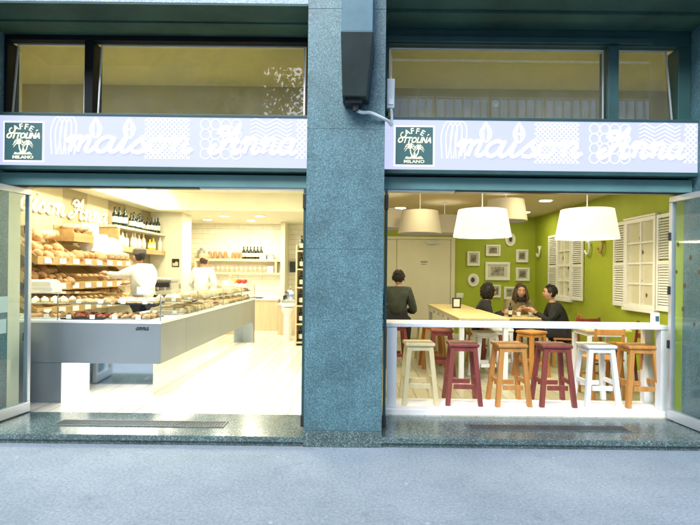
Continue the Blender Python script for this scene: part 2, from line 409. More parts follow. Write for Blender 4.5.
# shells of the two rooms
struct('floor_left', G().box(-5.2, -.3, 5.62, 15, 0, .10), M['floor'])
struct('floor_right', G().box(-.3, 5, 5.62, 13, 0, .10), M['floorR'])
struct('wall_left', G().box(-5.2, -5.0, 5.62, 15, .1, 4.2), M['stripe'])
struct('wall_back_left', G().box(-5.0, -.55, 14.7, 15, .1, 3.6), M['tilesL'])
struct('wall_between', G().box(-.55, -.1, 5.62, 15, .1, 4.2), M['wallL'])
struct('wall_back_right', G().box(-.1, 4.41, 12.45, 12.7, .1, 4.2), M['green'])
struct('wall_right', G().box(4.41, 4.6, 5.62, 12.7, .1, 4.2), M['green'])
struct('wall_front_left', G().box(-5.2, -3.92, 5.60, 5.8, .1, 4.2), M['wallL'])
struct('wall_front_right', G().box(3.64, 4.6, 5.60, 5.8, .1, 4.2), M['green'])
struct('ceiling_front', G().box(-5.0, 4.41, 5.60, 6.8, 4.22, 4.3), M['ceil_up'])
struct('wall_upper_front', G().box(-5.0, -.55, 6.8, 6.9, 3.5, 4.22).box(-.1, 4.41, 6.8, 6.9, 3.13, 4.22), M['wall_up'])
struct('ceiling_left', G().box(-5.0, -.55, 6.9, 11.5, 3.5, 3.6), M['wallL'])
struct('ceiling_left_low', G().box(-5.0, -.55, 11.5, 14.7, 3.1, 3.6), M['wallL'])
struct('ceiling_bulkhead', G().box(-5.0, -4.62, 6.9, 11.5, 3.1, 3.5), M['wallL'])
struct('ceiling_right', G().box(-.1, 4.41, 6.9, 12.45, 3.13, 3.3), M['ceilR'])
struct('wall_column', G().box(-5.0, -4.24, 12.0, 12.7, .1, 3.1), M['wallL'], bevel=.01)
struct('wall_stub', G().box(-2.16, -2.04, 13.9, 14.7, .1, 3.1), M['wallL'])
struct('wall_skirting', G().box(2.35, 4.41, 12.42, 12.45, .1, .22).box(4.385, 4.41, 5.8, 12.42, .1, .22), M['whitewood'])

# ------------------------------------------------------------------ lettering helpers
GL = {
 'm': (1.2, [[(0,.62),(.14,1),(.26,.85),(.2,0)], [(.2,.45),(.42,.98),(.58,.85),(.52,0)], [(.52,.45),(.76,.98),(.92,.82),(.86,.18),(1.0,0),(1.2,.25)]]),
 'a': (.98, [[(.66,.82),(.42,1),(.12,.75),(.05,.28),(.24,0),(.5,.2),(.68,.85)], [(.72,1),(.62,.22),(.76,0),(.98,.25)]]),
 'i': (.5, [[(0,.3),(.2,1),(.12,.2),(.26,0),(.5,.25)], [(.27,1.42),(.3,1.5)]]),
 's': (.68, [[(-.05,.2),(.3,.85),(.42,1.02),(.4,.72),(.56,.3),(.4,0),(.08,.06)], [(.5,.05),(.7,.25)]]),
 'o': (.86, [[(.45,.98),(.12,.75),(.08,.22),(.35,0),(.64,.3),(.62,.8),(.42,1),(.5,.78),(.86,.85)]]),
 'n': (.98, [[(0,.62),(.14,1),(.26,.85),(.2,0)], [(.2,.45),(.48,.98),(.68,.82),(.62,.18),(.76,0),(.98,.25)]]),
 'A': (1.5, [[(.15,.55),(-.1,.35),(-.15,.08),(.12,0),(.45,.35),(.75,1.1),(1.1,1.95)], [(1.1,1.95),(1.08,1.0),(1.1,.15),(1.28,0),(1.5,.25)],
              [(.1,1.25),(.22,1.65),(.55,1.7),(.62,1.35),(.4,1.15),(.28,1.4)], [(.42,.75),(.8,.85),(1.3,.72)]]),
 'M': (1.75, [[(-.1,.3),(-.02,0),(.2,.3),(.45,1.2),(.55,1.9)], [(.55,1.9),(.6,1.0),(.72,.2)], [(.72,.2),(1.0,1.1),(1.25,1.9)], [(1.25,1.9),(1.25,.9),(1.3,.15),(1.5,0),(1.75,.25)]]),
 ' ': (.55, []),
}
def script(text, fn, size, r, slant=.22, width=1.0, g=None, m=0, thick=1.0, n=5):
    g = g or G(); x = 0
    for ch in text:
        adv, st = GL[ch]
        for s_ in st:
            pts = [fn(((x+p.x)*width+p.y*slant)*size, p.y*size) for p in smoothline(s_, 5)]
            g.tube(pts, r, n, m)
        x += adv
    return g, x*width*size
def text_geo(body, size, shear=0, bold=0, extrude=.004, space=1.0):
    cu = bpy.data.curves.new('t', 'FONT'); cu.body = body; cu.size = size; cu.shear = shear; cu.offset = bold
    cu.extrude = extrude; cu.align_x = 'CENTER'; cu.space_character = space; cu.resolution_u = 2
    o = bpy.data.objects.new('t', cu); COL.objects.link(o)
    dg = bpy.context.evaluated_depsgraph_get(); me = o.evaluated_get(dg).to_mesh()
    g = G().add([v.co.copy() for v in me.vertices], [tuple(p.vertices) for p in me.polygons])
    o.evaluated_get(dg).to_mesh_clear(); bpy.data.objects.remove(o); bpy.data.curves.remove(cu)
    return g

# ------------------------------------------------------------------ shop signs
def sign(x0, x1, lx, label):
    y = 5.35; z0, z1 = 2.815, 3.345
    t = thing('shop_sign', label, 'sign', ((x0+x1)/2, y, z0))
    G().box(x0, x1, y, y+.2, z0, z1).build('light_box', M['sign_bg'], t)
    g = G().box(x0, x1, y-.012, y+.2, z1+.002, z1+.032).box(x0, x1, y-.012, y+.2, z0-.045, z0-.002)
    g.build('frame', M['teal_dark'], t, bevel=.004)
    W = x1-x0
    F = lambda u, v: Vector((u, y-.004, v))
    g = G(); r = .0065
    def pl(pts): g.tube([F(p[0], p[1]) for p in pts], r, 4)
    zt, zb = z1-.015, z0+.12
    def clipx(a, b, cell, za, zb_):   # diamond lattice
        n = int((b-a)/cell)
        h = zb_-za
        for i in range(-int(h/cell)-1, n+1):
            for sgn in (1, -1):
                pts = []
                for k in range(0, 41):
                    zz = za+h*k/40; xx = a+i*cell+(zz-za) if sgn == 1 else b-i*cell-(zz-za)
                    if a <= xx <= b: pts.append((xx, zz))
                if len(pts) > 1: pl([pts[0], pts[-1]])
    px = lambda p: x0+p*W
    # tall looped strokes at the start, drops, lattice, rings, waves, lattice
    s0 = lx+.5
    base = s0
    def q(f): return s0+(x1-s0)*f
    for k in range(4):
        a = q(.0)+k*.05
        pl(smoothline([(a, zb), (a-.01, zb+.25), (a+.05, zt), (a+.11, zt-.08), (a+.06+k*.01, zb)], 4))
    g.build('pattern', M['sign_p'], t); g = G()
    for f in (.17, .30):
        g.build('pattern', M['sign_p'], t) if g.v else None; g = G()
        c = q(f)
        for w in (.06, .042, .022):
            pl(smoothline([(c, zt), (c+w, zt-.1), (c+w*.8, zt-.18), (c, zt-.22), (c-w*.8, zt-.18), (c-w, zt-.1), (c, zt)], 4))
    g.build('pattern', M['sign_p'], t); g = G()
    clipx(q(.36), q(.535), .05, zb-.04, zt)
    g.build('pattern', M['sign_p'], t); g = G()
    a, b = q(.575), q(.735)
    n = 4; cw = (b-a)/n
    for i in range(n):
        for j in range(4):
            cz = zt-.06-j*.105; cx = a+(i+.5)*cw
            pl([(cx+cw*.48*math.cos(q2), cz+.055*math.sin(q2)) for q2 in [2*pi*k/12 for k in range(13)]])
    g.build('pattern', M['sign_p'], t); g = G()
    a, b = q(.77), q(.93)
    for j in range(8):
        zz = zt-.02-j*.042
        pl([(a+(b-a)*k/24, zz+.018*math.asin(math.sin(k/24*4*pi))) for k in range(25)])
    g.build('pattern', M['sign_p'], t); g = G()
    clipx(q(.945), min(q(1.0)-.01, x1-.01), .058, zb-.02, zt)
    g.build('pattern', M['sign_p'], t)
    g = G()
    f2 = lambda u, v: Vector((q(.05)+u, y-.008, z0+.15+v))
    g, w = script('maison', f2, .16, .022, .25, (q(.56)-q(.05))/(.16*5.4), g)
    f3 = lambda u, v: Vector((q(.62)+u, y-.008, z0+.15+v))
    g, w = script('Anna', f3, .16, .022, .25, (q(.97)-q(.62))/(.155*4.9), g)
    g.build('lettering', M['sign_w'], t)
    # logo plate
    s = .40; lz0 = z0+.05
    G().box(lx-.018, lx+s+.018, y-.006, y-.001, lz0-.018, lz0+s+.018).build('plate_border', M['sign_w'], t)
    pl_ = G().box(lx, lx+s, y-.012, y-.0065, lz0, lz0+s).build('logo_plate', M['logo_bg'], t)
    cx = lx+s/2; RX = Matrix.Rotation(pi/2, 4, 'X')
    lg = G()
    for i, ch in enumerate("CAFFE'"):
        a = (i-2.4)*.33
        tg = text_geo(ch, .085, bold=.0012)
        Mx = Matrix.Translation((cx+math.sin(a)*.145, y-.0155, lz0+.195+math.cos(a)*.135)) @ Matrix.Rotation(a, 4, 'Y') @ RX
        lg.join(tg.xf(Mx))
    tg = text_geo('OTTOLINA', .084, .35, .0032)
    w = max(p.x for p in tg.v)-min(p.x for p in tg.v)
    lg.join(tg.xf(Matrix.Translation((cx-.004, y-.0155, lz0+.232)) @ RX @ Matrix.Diagonal((.355/w, 1, 1, 1))))
    tg = text_geo('MILANO', .046, 0, .001); w = max(p.x for p in tg.v)-min(p.x for p in tg.v)
    lg.join(tg.xf(Matrix.Translation((cx, y-.0155, lz0+.016)) @ RX @ Matrix.Diagonal((.22/w, 1, 1, 1))))
    # two leaning palms on an islet
    def fr(cx_, cz_, k):
        for a in (-.5, .05, .6, 1.2, 1.9, 2.5, 3.1, 3.65):
            L = .062*k; e = (cx_+math.cos(a)*L, cz_+math.sin(a)*L*.7-.018*k*abs(math.cos(a)))
            mid = (cx_+math.cos(a)*L*.5, cz_+math.sin(a)*L*.6+.016*k)
            pts = [Vector((p.x, y-.0155, p.y)) for p in smoothline([(cx_, cz_), mid, e], 4)]
            n_ = len(pts); lg.tube(pts, [.0085*k*(1-.75*i/(n_-1)) for i in range(n_)], 4)
    fr(cx-.045, lz0+.175, 1.05); fr(cx+.05, lz0+.165, .95)
    lg.tube([(cx-.01, y-.0155, lz0+.07), (cx-.035, y-.0155, lz0+.12), (cx-.045, y-.0155, lz0+.175)], [.010, .007, .006], 5)
    lg.tube([(cx+.01, y-.0155, lz0+.07), (cx+.04, y-.0155, lz0+.12), (cx+.05, y-.0155, lz0+.165)], [.010, .007, .006], 5)
    lg.tube([(cx-.005, y-.0155, lz0+.07), (cx+.005, y-.0155, lz0+.11), (cx+.0, y-.0155, lz0+.135)], [.008, .012, .004], 5)
    lg.prism([(cx-.1, lz0+.06), (cx-.085, lz0+.085), (cx-.05, lz0+.075), (cx-.02, lz0+.092), (cx+.03, lz0+.076), (cx+.07, lz0+.09), (cx+.1, lz0+.06)][::-1],
             lambda u, v, w_: (u, w_, v), y-.0175, y-.013)
    lg.build('logo_print', M['logo_fg'], pl_)
    return t
sign(-3.9, -.53, -3.79, 'backlit lavender shop sign over the bakery, left of the granite pillar')
sign(.262, 3.62, .385, 'backlit lavender shop sign over the cafe, right of the granite pillar')

# teal beams under the signs
for x0, x1, w in ((-3.91, -.522, 'bakery'), (.256, 3.63, 'cafe')):
    t = thing('header_beam', f'teal metal header beam over the {w} opening', 'beam', ((x0+x1)/2, 5.5, 2.6))
    G().box(x0, x1, 5.44, 5.62, 2.615, 2.755).build('beam', M['teal'], t, bevel=.008)
    G().box(x0, x1, 5.56, 5.70, 2.757, 2.80).build('gap_strip', M['dark_frame'], t)
    if w == 'bakery':
        G().box(x0, -1.75, 5.47, 5.56, 2.602, 2.6145).build('door_track', M['black'], t)
        G().box(-1.74, x1, 5.47, 5.57, 2.597, 2.6145).build('track_cover', M['alu'], t)
    else:
        G().box(x0, 1.05, 5.47, 5.57, 2.597, 2.6145).build('track_cover', M['alu'], t)
        G().box(1.06, x1, 5.47, 5.56, 2.602, 2.6145).build('door_track', M['black'], t)

# ------------------------------------------------------------------ transom windows
def transom(x0, x1, label, tl=0, tr=0, fr='teal_dark'):
    """window leaning a little; tl / tr narrow the top corners"""
    z0, z1, y = 3.42, 4.205, 5.56
    t = thing('transom_window', label, 'window', ((x0+x1)/2, y, z0))
    xl, xr = x0+tl, x1-tr
    lean = .012
    G().hexa([(x0, y+.02, z0), (x1, y+.02, z0), (x1, y+.026, z0), (x0, y+.026, z0)],
             [(xl, y+.02+lean, z1), (xr, y+.02+lean, z1), (xr, y+.026+lean, z1), (xl, y+.026+lean, z1)]).build('pane', M['glass_up'], t)
    g = G(); w = .022
    def bar(a, b):
        a = Vector(a); b = Vector(b); g.tube([a, b], w*.5, 4)
    c = [(x0, y, z0), (x1, y, z0), (xr, y+lean, z1), (xl, y+lean, z1)]
    for i in range(4): bar(c[i], c[(i+1) % 4])
    g.build('sash', M['alu'], t)
transom(-3.86, -3.06, 'small transom window above the logo of the left sign', .05, 0)
transom(-2.91, -.62, 'long transom window above the bakery lettering', .03, 0)
transom(.345, 2.70, 'long transom window above the logo of the right sign')
transom(2.86, 3.47, 'narrow transom window at the right end over the cafe', .01, .07)
g = G().box(-3.92, -3.885, 5.5, 5.7, 3.38, 4.285).box(-3.035, -2.94, 5.5, 5.7, 3.38, 4.225).box(-.595, -.515, 5.5, 5.7, 3.38, 4.225).box(-3.885, -.515, 5.5, 5.7, 4.228, 4.284).box(-3.885, -.515, 5.52, 5.7, 3.36, 3.379)
struct('window_frame_left', g, M['dark_frame'], bevel=.004)
g = G().box(.25, .315, 5.5, 5.7, 3.38, 4.225).box(2.725, 2.835, 5.48, 5.7, 3.38, 4.225).box(3.5, 3.635, 5.5, 5.7, 3.38, 4.225).box(.25, 3.635, 5.5, 5.7, 4.228, 4.398).box(.25, 3.635, 5.52, 5.7, 3.36, 3.379)
g.box(.25, 3.2, 5.46, 5.497, 4.24, 4.30)
struct('window_frame_right', g, M['teal_dark'], bevel=.004)
tag(G().lathe([(0, 0), (.045, 0), (.05, .01), (.03, .025), (0, .03)], (1.84, 6.79, 4.02), 16, axis=Matrix.Rotation(pi/2, 3, 'X')).build('smoke_detector', M['white'], None, (1.84, 6.79, 4.02)),
    'small round detector on the wall behind the long right transom', 'detector')

# lantern on the pillar with cable and small box
t = thing('wall_lantern', 'tapered dark metal lantern housing fixed high on the granite pillar', 'lantern', (-.02, 4.75, 3.3))
G().hexa([(-.165, 4.64, 3.34), (.06, 4.64, 3.34), (.09, PY-.004, 3.34), (-.165, PY-.004, 3.34)],
         [(-.18, 4.5, 3.88), (.115, 4.5, 3.88), (.14, PY-.004, 3.88), (-.18, PY-.004, 3.88)]).build('housing', M['device'], t, bevel=.008)
G().hexa([(-.175, 4.52, 3.885), (.11, 4.52, 3.885), (.13, PY-.004, 3.885), (-.175, PY-.004, 3.885)],
         [(-.175, 4.52, 5.0), (.11, 4.52, 5.0), (.13, PY-.004, 5.0), (-.175, PY-.004, 5.0)]).build('upper_panel', M['device_up'], t, bevel=.006)
G().box(-.14, .02, 4.70, PY-.004, 3.30, 3.338).lathe([(.03, 0), (.03, .06)], (-.04, 4.76, 3.24), 12).build('bracket', M['black'], t)
g = G(); g.tube(smoothline([(-.03, 4.77, 3.25), (.02, 4.78, 3.235), (.1, 4.80, 3.24), (.19, 4.82, 3.21), (.28, 4.9, 3.19), (.33, 5.2, 3.24), (.34, 5.3, 3.33), (.335, 5.34, 3.45)], 5), .016, 8)
tag(g.build('cable', M['plastic_w'], None, (.1, 4.8, 3.2), smooth=True), 'white cable bending from the lantern round the pillar edge', 'cable')
t = thing('alarm_box', 'small upright white box beside the pillar at the right transom', 'box', (.33, 5.4, 3.45))
G().box(.285, .37, 5.33, 5.45, 3.46, 3.78).build('housing', M['plastic_w'], t, bevel=.012)
G().box(.30, .355, 5.322, 5.329, 3.5, 3.56).build('cover_plate', M['alu'], t)

# ------------------------------------------------------------------ folding glass doors
def leaf(a, b, z0, z1, label, papers=(), stickers=(), fw=.05):
    ax, ay = a; bx, by = b
    d = Vector((bx-ax, by-ay, 0)); L = d.length; d.normalize(); n = Vector((-d.y, d.x, 0))
    t = thing('glass_door', label, 'door', (ax, ay, z0))
    o = Vector((ax, ay, 0))
    def slab(g, u0, u1, w0, w1, za, zb):
        p = [o+d*u0+n*w0, o+d*u1+n*w0, o+d*u1+n*w1, o+d*u0+n*w1]
        g.hexa([Vector((q.x, q.y, za)) for q in p], [Vector((q.x, q.y, zb)) for q in p])
    g = G(); slab(g, .028, L-.028, -.004, .004, z0+.11, z1-.065); g.build('pane', M['glass_door'], t)
    g = G(); slab(g, .0, L, -.028, .028, z0, z0+.11); slab(g, 0, L, -.028, .028, z1-.065, z1)
    g.build('rails', M['alu'], t, bevel=.005)
    g = G(); slab(g, 0, fw, -.026, .026, z0+.112, z1-.067); slab(g, L-fw, L, -.026, .026, z0+.112, z1-.067)
    g.build('stiles', M['alu'], t, bevel=.004)
    g = G()
    for zz in (.9, 1.5, 2.1): slab(g, .01, .035, -.045, -.029, zz, zz+.09)
    g.build('hinges', M['black'], t)
    for (u, z, w, h) in papers:
        g = G(); slab(g, u, u+w, -.010, -.006, z, z+h); g.build('notice', M['paper'], t)
    for (u, z, s) in stickers:
        g = G(); c = o+d*u
        g.prism([(0, -s), (.5*s, -.3*s), (.6*s, .4*s), (.1*s, s), (-.5*s, .6*s), (-.6*s, -.2*s)],
                lambda p, q_, w_: tuple(c+d*p+n*w_+Vector((0, 0, z+q_))), -.009, -.005)
        g.build('leaf_sticker', M['leaf_dk'], t)
leaf((-3.685, 5.61), (-3.77, 4.98), .112, 2.59, 'open glass door folded outward at the left edge of the bakery',
     papers=((.30, 1.02, .2, .15), (.28, 1.24, .2, .17), (.40, .60, .16, .2)), fw=.045)
leaf((3.50, 5.60), (3.56, 4.98), .112, 2.59, 'open glass door folded outward at the right edge of the cafe',
     stickers=((.12, 2.05, .028), (.3, 1.9, .03), (.22, 1.6, .03), (.42, 1.75, .026), (.2, 1.35, .03), (.36, 1.2, .026), (.5, 2.1, .028), (.1, 1.75, .024)))
for (x, w) in ((-.548, 'left'), (.282, 'right')):
    t = thing('door_edge_glass', f'narrow folded glass panel against the {w} side of the granite pillar', 'glass panel', (x, 5.5, .1))
    G().box(x-.004, x+.004, 5.12, 5.58, .16, 2.56).build('pane', M['glass_door'], t)
    G().box(x-.014, x+.014, 5.09, 5.118, .13, 2.56).build('edge_profile', M['teal_dark'], t)
    G().box(x-.02, x+.02, 5.07, 5.12, 2.35, 2.5).box(x-.02, x+.02, 5.07, 5.12, .13, .25).build('pivot', M['black'], t, bevel=.004)

# ------------------------------------------------------------------ bakery counter
t = thing('display_counter', 'long satin grey L-shaped bakery counter with raised glass case', 'counter', (-3.0, 6, .1))
x1, xi = -2.36, -3.2
g = G().box(-5.0, x1, 6.0, 6.9, .58, 1.06).box(xi, x1, 6.9, 11.5, .58, 1.06)
g.build('body', M['case'], t, bevel=.004)
G().box(-5.0, -3.55, 6.0, 6.84, .1, .578).build('front_foot', M['case'], t)
G().box(-3.549, -3.5455, 6.01, 6.32, .101, .577).build('foot_side_glow', M['foot_glow'], t)  # thin added sheet whose glow imitates the lit side of the foot
G().box(-2.9, x1, 11.3, 11.5, .1, .578).build('rear_foot', M['case'], t)
G().box(-3.545, -2.575, 6.32, 6.8, .1, .577).box(-3.0, -2.575, 6.8, 11.3, .1, .577).build('kickplate', M['mirror'], t)
G().box(-3.5, -2.45, 6.24, 6.26, .566, .578).box(-2.50, -2.48, 6.5, 11.2, .566, .578).build('led_strip', M['led'], t)
g = G().box(-5.0, x1+.006, 5.994, 6.9, 1.0605, 1.092).box(xi, x1+.006, 6.9, 11.506, 1.0605, 1.092)
g.build('worktop', M['white'], t, bevel=.003)
g = G().box(-5.0, x1, 6.0, 6.008, 1.093, 1.41).box(x1-.008, x1, 6.008, 11.5, 1.093, 1.41).box(-5.0, x1, 6.008, 6.7, 1.402, 1.41).box(-2.9, x1-.008, 6.7, 11.5, 1.402, 1.41)
g.build('glass_case', M['glass_case'], t)
G().box(-4.9, x1-.03, 6.25, 6.75, 1.262, 1.268).box(-2.95, x1-.06, 6.9, 11.4, 1.262, 1.268).build('glass_shelf', M['glass_case'], t)
g = G()
for yy in (6.004, 7.4, 8.8, 10.2, 11.48): g.box(x1-.012, x1-.001, yy-.006, yy+.006, 1.093, 1.41)
for xx in (-3.6, -4.4): g.box(xx-.005, xx+.005, 6.0005, 6.01, 1.093, 1.41)
g.build('glass_clips', M['steel'], t)
gm, w = script('anna', lambda u, v: Vector((-2.66+u, 5.997, .985+v)), .036, .0035, .3, 1.1)
gm.build('maker_mark', M['black'], t)

# pastries -------------------------------------------------------------
def croissant():
    g = G(); pts = []; rs = []
    for i in range(15):
        a = (i/14-.5)*2.6; pts.append((.075*math.sin(a), .05*(1-math.cos(a))*1.1, .025)); rs.append(.006+.03*math.cos((i/14-.5)*pi)*(1+.12*(i % 2)))
    g.tube(pts, rs, 8); return g.build('croissant', M['crust'], None, smooth=True, local=True)
def bun(): return G().ball((0,0,.03), (.062,.062,.04), 12, 7, fn=lambda d: 1+.05*math.sin(5*math.atan2(d.y, d.x))).build('bun', M['crust'], None, smooth=True, local=True)
def tart():
    t = G().lathe([(.035, 0), (.055, .03), (.05, .032), (.0, .026)], n=14).build('tart', M['crust_dark'], None, local=True, smooth=True)
    g = G()
    for i in range(6): g.ball((.03*math.cos(i), .03*math.sin(i), .037), .014, 6, 4)
    g.ball((0,0,.04), .015, 6, 4); g.build('topping', M['berry'], t, smooth=True); return t
def eclair():
    t = G().tube([(-.08,0,.025),(-.07,0,.025),(0,0,.027),(.07,0,.025),(.08,0,.025)], [.01,.026,.03,.026,.01], 9).build('eclair', M['crust'], None, local=True, smooth=True)
    G().tube([(-.068,0,.037),(0,0,.040),(.068,0,.037)], [.012,.021,.012], 8).build('icing', M['choco'], t, smooth=True); return t
def cream_puff():
    t = G().ball((0,0,.022), (.05,.05,.026), 12, 7).build('cream_cake', M['crust'], None, local=True, smooth=True)
    G().lathe([(.04,.03),(.046,.045),(.03,.06),(.022,.07),(.0,.085)], n=10).build('cream_swirl', M['cream'], t, smooth=True); return t
def sandwich():
    t = G().hexa([(-.08,-.045,0),(.08,-.045,0),(.08,.045,0),(-.08,.045,0)], [(-.07,-.04,.03),(.07,-.04,.03),(.07,.04,.03),(-.07,.04,.03)]).build('sandwich', M['flour'], None, local=True, bevel=.008)
    G().box(-.078,.078,-.047,.047,.031,.043).build('filling', M['cream'], t); G().hexa([(-.078,-.044,.044),(.078,-.044,.044),(.078,.044,.044),(-.078,.044,.044)], [(-.06,-.03,.075),(.06,-.03,.075),(.06,.03,.075),(-.06,.03,.075)]).build('upper_half', M['flour'], t, bevel=.01)
    return t
protos = {}
for nm, f, lab, cat, gr in (('croissant', croissant, 'golden croissant on a tray inside the bakery glass case', 'croissant', 'croissants in the glass case'),
        ('bun', bun, 'round glossy bun on a tray inside the bakery glass case', 'bun', 'buns in the glass case'),
        ('tart', tart, 'small red berry tart inside the bakery glass case', 'tart', 'berry tarts in the glass case'),
        ('eclair', eclair, 'chocolate topped eclair inside the bakery glass case', 'eclair', 'eclairs in the glass case'),
        ('puff', cream_puff, 'pastry topped with a white cream swirl inside the glass case', 'pastry', 'cream pastries in the glass case'),
        ('sandwich', sandwich, 'filled flat roll inside the bakery glass case', 'sandwich', 'filled rolls in the glass case')):
    protos[nm] = [tag(f(), lab, cat, gr), False]
def put(nm, loc, rz, s=1.0):
    p = protos[nm]
    if not p[1]:
        p[1] = True; o = p[0]; o.location = Vector(loc)*U; o.rotation_euler = (0,0,rz); o.scale = (s,)*3; return o
    return dup(p[0], loc, (0,0,rz), scale=(s,)*3)
tray0 = None
def tray(cx, cy, z, w, d, label):
    g = G().box(cx-w/2, cx+w/2, cy-d/2, cy+d/2, z, z+.008).box(cx-w/2, cx+w/2, cy-d/2, cy-d/2+.008, z+.008, z+.022).box(cx-w/2, cx+w/2, cy+d/2-.008, cy+d/2, z+.008, z+.022)
    o = g.build('pastry_tray', random.choice([M['steel'], M['black'], M['paper'], M['steel']]), None, (cx, cy, z)); tag(o, label, 'tray', 'pastry trays in the glass case')
    for q in (-.3, .25): G().box(cx+q*w-.03, cx+q*w+.03, cy-d/2-.004, cy-d/2-.001, z+.01, z+.06).build('price_card', M['paper'], o)
R = random.Random(3)
kinds = ['eclair', 'tart', 'puff', 'croissant', 'sandwich', 'bun']
for lv, z in ((0, 1.093), (1, 1.2685)):
    for i in range(3):          # front run
        cx = -3.92+i*.56; cy = 6.33+.12*lv; w, d = (.52, .48) if lv == 0 else (.5, .32)
        tray(cx, cy, z, w, d, 'shallow pastry tray on the front run of the glass case')
        k = kinds[(i+lv*2) % 3] if i < 2 else ('croissant', 'sandwich')[lv]
        for a in range(4):
            for b in range(3 if lv == 0 else 2):
                put(k, (cx-w/2+.07+a*(w-.13)/3, cy-d/2+.08+b*(d-.15)/(2 if lv == 0 else 1), z+.012), R.uniform(-.4, .4)+pi/2, R.uniform(.85, 1.05))
    for i in range(9):          # side run
        cy = 7.15+i*.5; cx = -2.66; w, d = (.5, .44) if lv == 0 else (.42, .42)
        tray(cx, cy, z, w, d, 'shallow pastry tray on the long side run of the glass case')
        k = R.choice(['croissant', 'bun', 'sandwich', 'croissant', 'puff', 'tart'])
        for a in range(3):
            for b in range(3 if lv == 0 else 2):
                if lv == 1 and R.random() < .15: continue
                put(k, (cx-w/2+.09+a*(w-.17)/2, cy-d/2+.08+b*(d-.15)/(2 if lv == 0 else 1), z+.012), R.uniform(-.6, .6), R.uniform(.95, 1.2))
# paper sacks & things on the case
def bag(loc, w, d, h, label, m='paper', name='paper_bag', cat='bag', rz=0):
    g = G(); rr = random.Random(int(loc[1]*100))
    n = 6; rows = []
    for i in range(n+1):
        z = h*i/n; k = 1-.12*i/n
        rows.append([(sx*w/2*k+rr.uniform(-1, 1)*.012, sy*d/2*(k if i < n else .35)+rr.uniform(-1, 1)*.01, z) for sx, sy in ((-1,-1),(0,-1.08),(1,-1),(1,1),(0,1.08),(-1,1))])
    vs = [p for r_ in rows for p in r_]
    fs = [(i*6+j, i*6+(j+1) % 6, (i+1)*6+(j+1) % 6, (i+1)*6+j) for i in range(n) for j in range(6)]+[tuple(range(6))[::-1], tuple(range(n*6, n*6+6))]
    g.add(vs, fs); o = g.build(name, M[m], None, loc, local=True, bevel=.008); o.rotation_euler = (0,0,rz)
    return tag(o, label, cat)
bag((-4.05, 6.45, 1.41), .34, .22, .16, 'crumpled white paper bag on the left end of the glass case')
t = thing('napkin_box', 'small white napkin box standing on the front glass case', 'box', (-2.72, 6.4, 1.41))
G().box(-2.80, -2.62, 6.33, 6.47, 1.411, 1.49).build('box', M['white'], t, bevel=.006)
G().box(-2.75, -2.67, 6.36, 6.44, 1.491, 1.52).build('napkin', M['paper'], t)

# ------------------------------------------------------------------ bread racks on the left wall
def loafmesh(name, r, m, seed=0):
    def fn(d):
        q = 1+.16*noise.noise(Vector((d.x*2+seed, d.y*2, d.z*2)))
        s_ = abs(math.sin(d.x*7+d.y*1.2))
        if d.z > .2 and s_ < .25: q -= .07
        return q
    return G().ball((0,0,r[2]*.85), r, 18, 11, fn=fn).build(name, M[m], None, smooth=True, local=True)
L_round = tag(loafmesh('round_loaf', (.135, .135, .095), 'crust', 1), 'large round golden loaf heaped in the top wall tray', 'bread', 'round loaves in the top wall tray')
L_dark = tag(loafmesh('round_loaf', (.115, .115, .085), 'crust_dark', 5), 'dark crusted round loaf lying in a bread rack tray', 'bread', 'dark loaves in the wall trays')
L_oval = tag(loafmesh('oval_loaf', (.10, .2, .085), 'flour', 9), 'floured oval loaf lying in a bread rack tray', 'bread', 'oval loaves in the wall trays')
L_roll = tag(loafmesh('bread_roll', (.085, .085, .06), 'crust', 3), 'small golden bread roll lying in a bread rack tray', 'bread', 'bread rolls in the wall trays')
g = G(); g.tube([(0, -.3, .04), (0, -.26, .04), (0, 0, .045), (0, .26, .04), (0, .3, .04)], [.015, .04, .05, .04, .015], 10)
L_bag = tag(g.build('baguette', M['crust'], None, smooth=True, local=True), 'golden baguette lying across a bread rack tray', 'bread', 'baguettes in the wall trays')
used = set()
def lay(p, loc, rot, s):
    if p.name not in used:
        used.add(p.name); p.location = Vector(loc)*U; p.rotation_euler = rot; p.scale = (s,)*3; return p
    return dup(p, loc, rot, scale=(s,)*3)
def rack(z, lab):
    ya, yb = 7.0, 9.95
    t = thing('bread_rack', lab, 'rack', (-4.75, 8.4, z))
    P = [(-4.5, z-.08), (-4.5, z-.05), (-4.97, z+.27), (-4.97, z+.24)]
    G().prism(P, lambda u, v, w: (u, w, v), ya+.02, yb-.02).build('tray_board', M['crate'], t)
    G().box(-4.52, -4.485, ya, yb, z-.09, z+.03).build('front_lip', M['crate'], t, bevel=.004)
    for yy in (ya, 7.98, 8.96, yb-.02):
        G().prism([(-4.52, z-.09), (-4.52, z+.04), (-4.98, z+.42), (-4.98, z+.22)], lambda u, v, w: (u, w, v), yy, yy+.018).build('divider', M['crate'], t)
    for i in range(8):
        y = ya+.14+i*.36
        G().box(-4.484, -4.476, y, y+.17, z-.07, z+.01).build('price_tag', M['paper'], t)
    return t
rack(1.86, 'top sloping wooden bread tray on the striped wall')
rack(1.48, 'middle sloping wooden bread tray on the striped wall')
rack(1.12, 'lowest sloping wooden bread tray just behind the counter')
tilt = math.radians(34)
def on(z, u, y): # point on the tray plane, u from lip (0) to wall (1)
    return (-4.54-.40*u, y, z-.04+.30*u)
R = random.Random(11)
for i in range(9): lay(L_round, on(1.86, (.12, .5)[i % 2], 7.14+i*.095), (R.uniform(-.5, .5), tilt+R.uniform(-.3, .3), R.uniform(0, 3)), R.uniform(.6, .95))
for y in (7.18, 7.36, 7.5, 7.68, 7.86): lay(random.choice([L_round, L_oval]), (-4.78, y, 2.12+R.uniform(0, .08)), (R.uniform(-.5, .5), tilt, R.uniform(0, 3)), R.uniform(.65, .9))
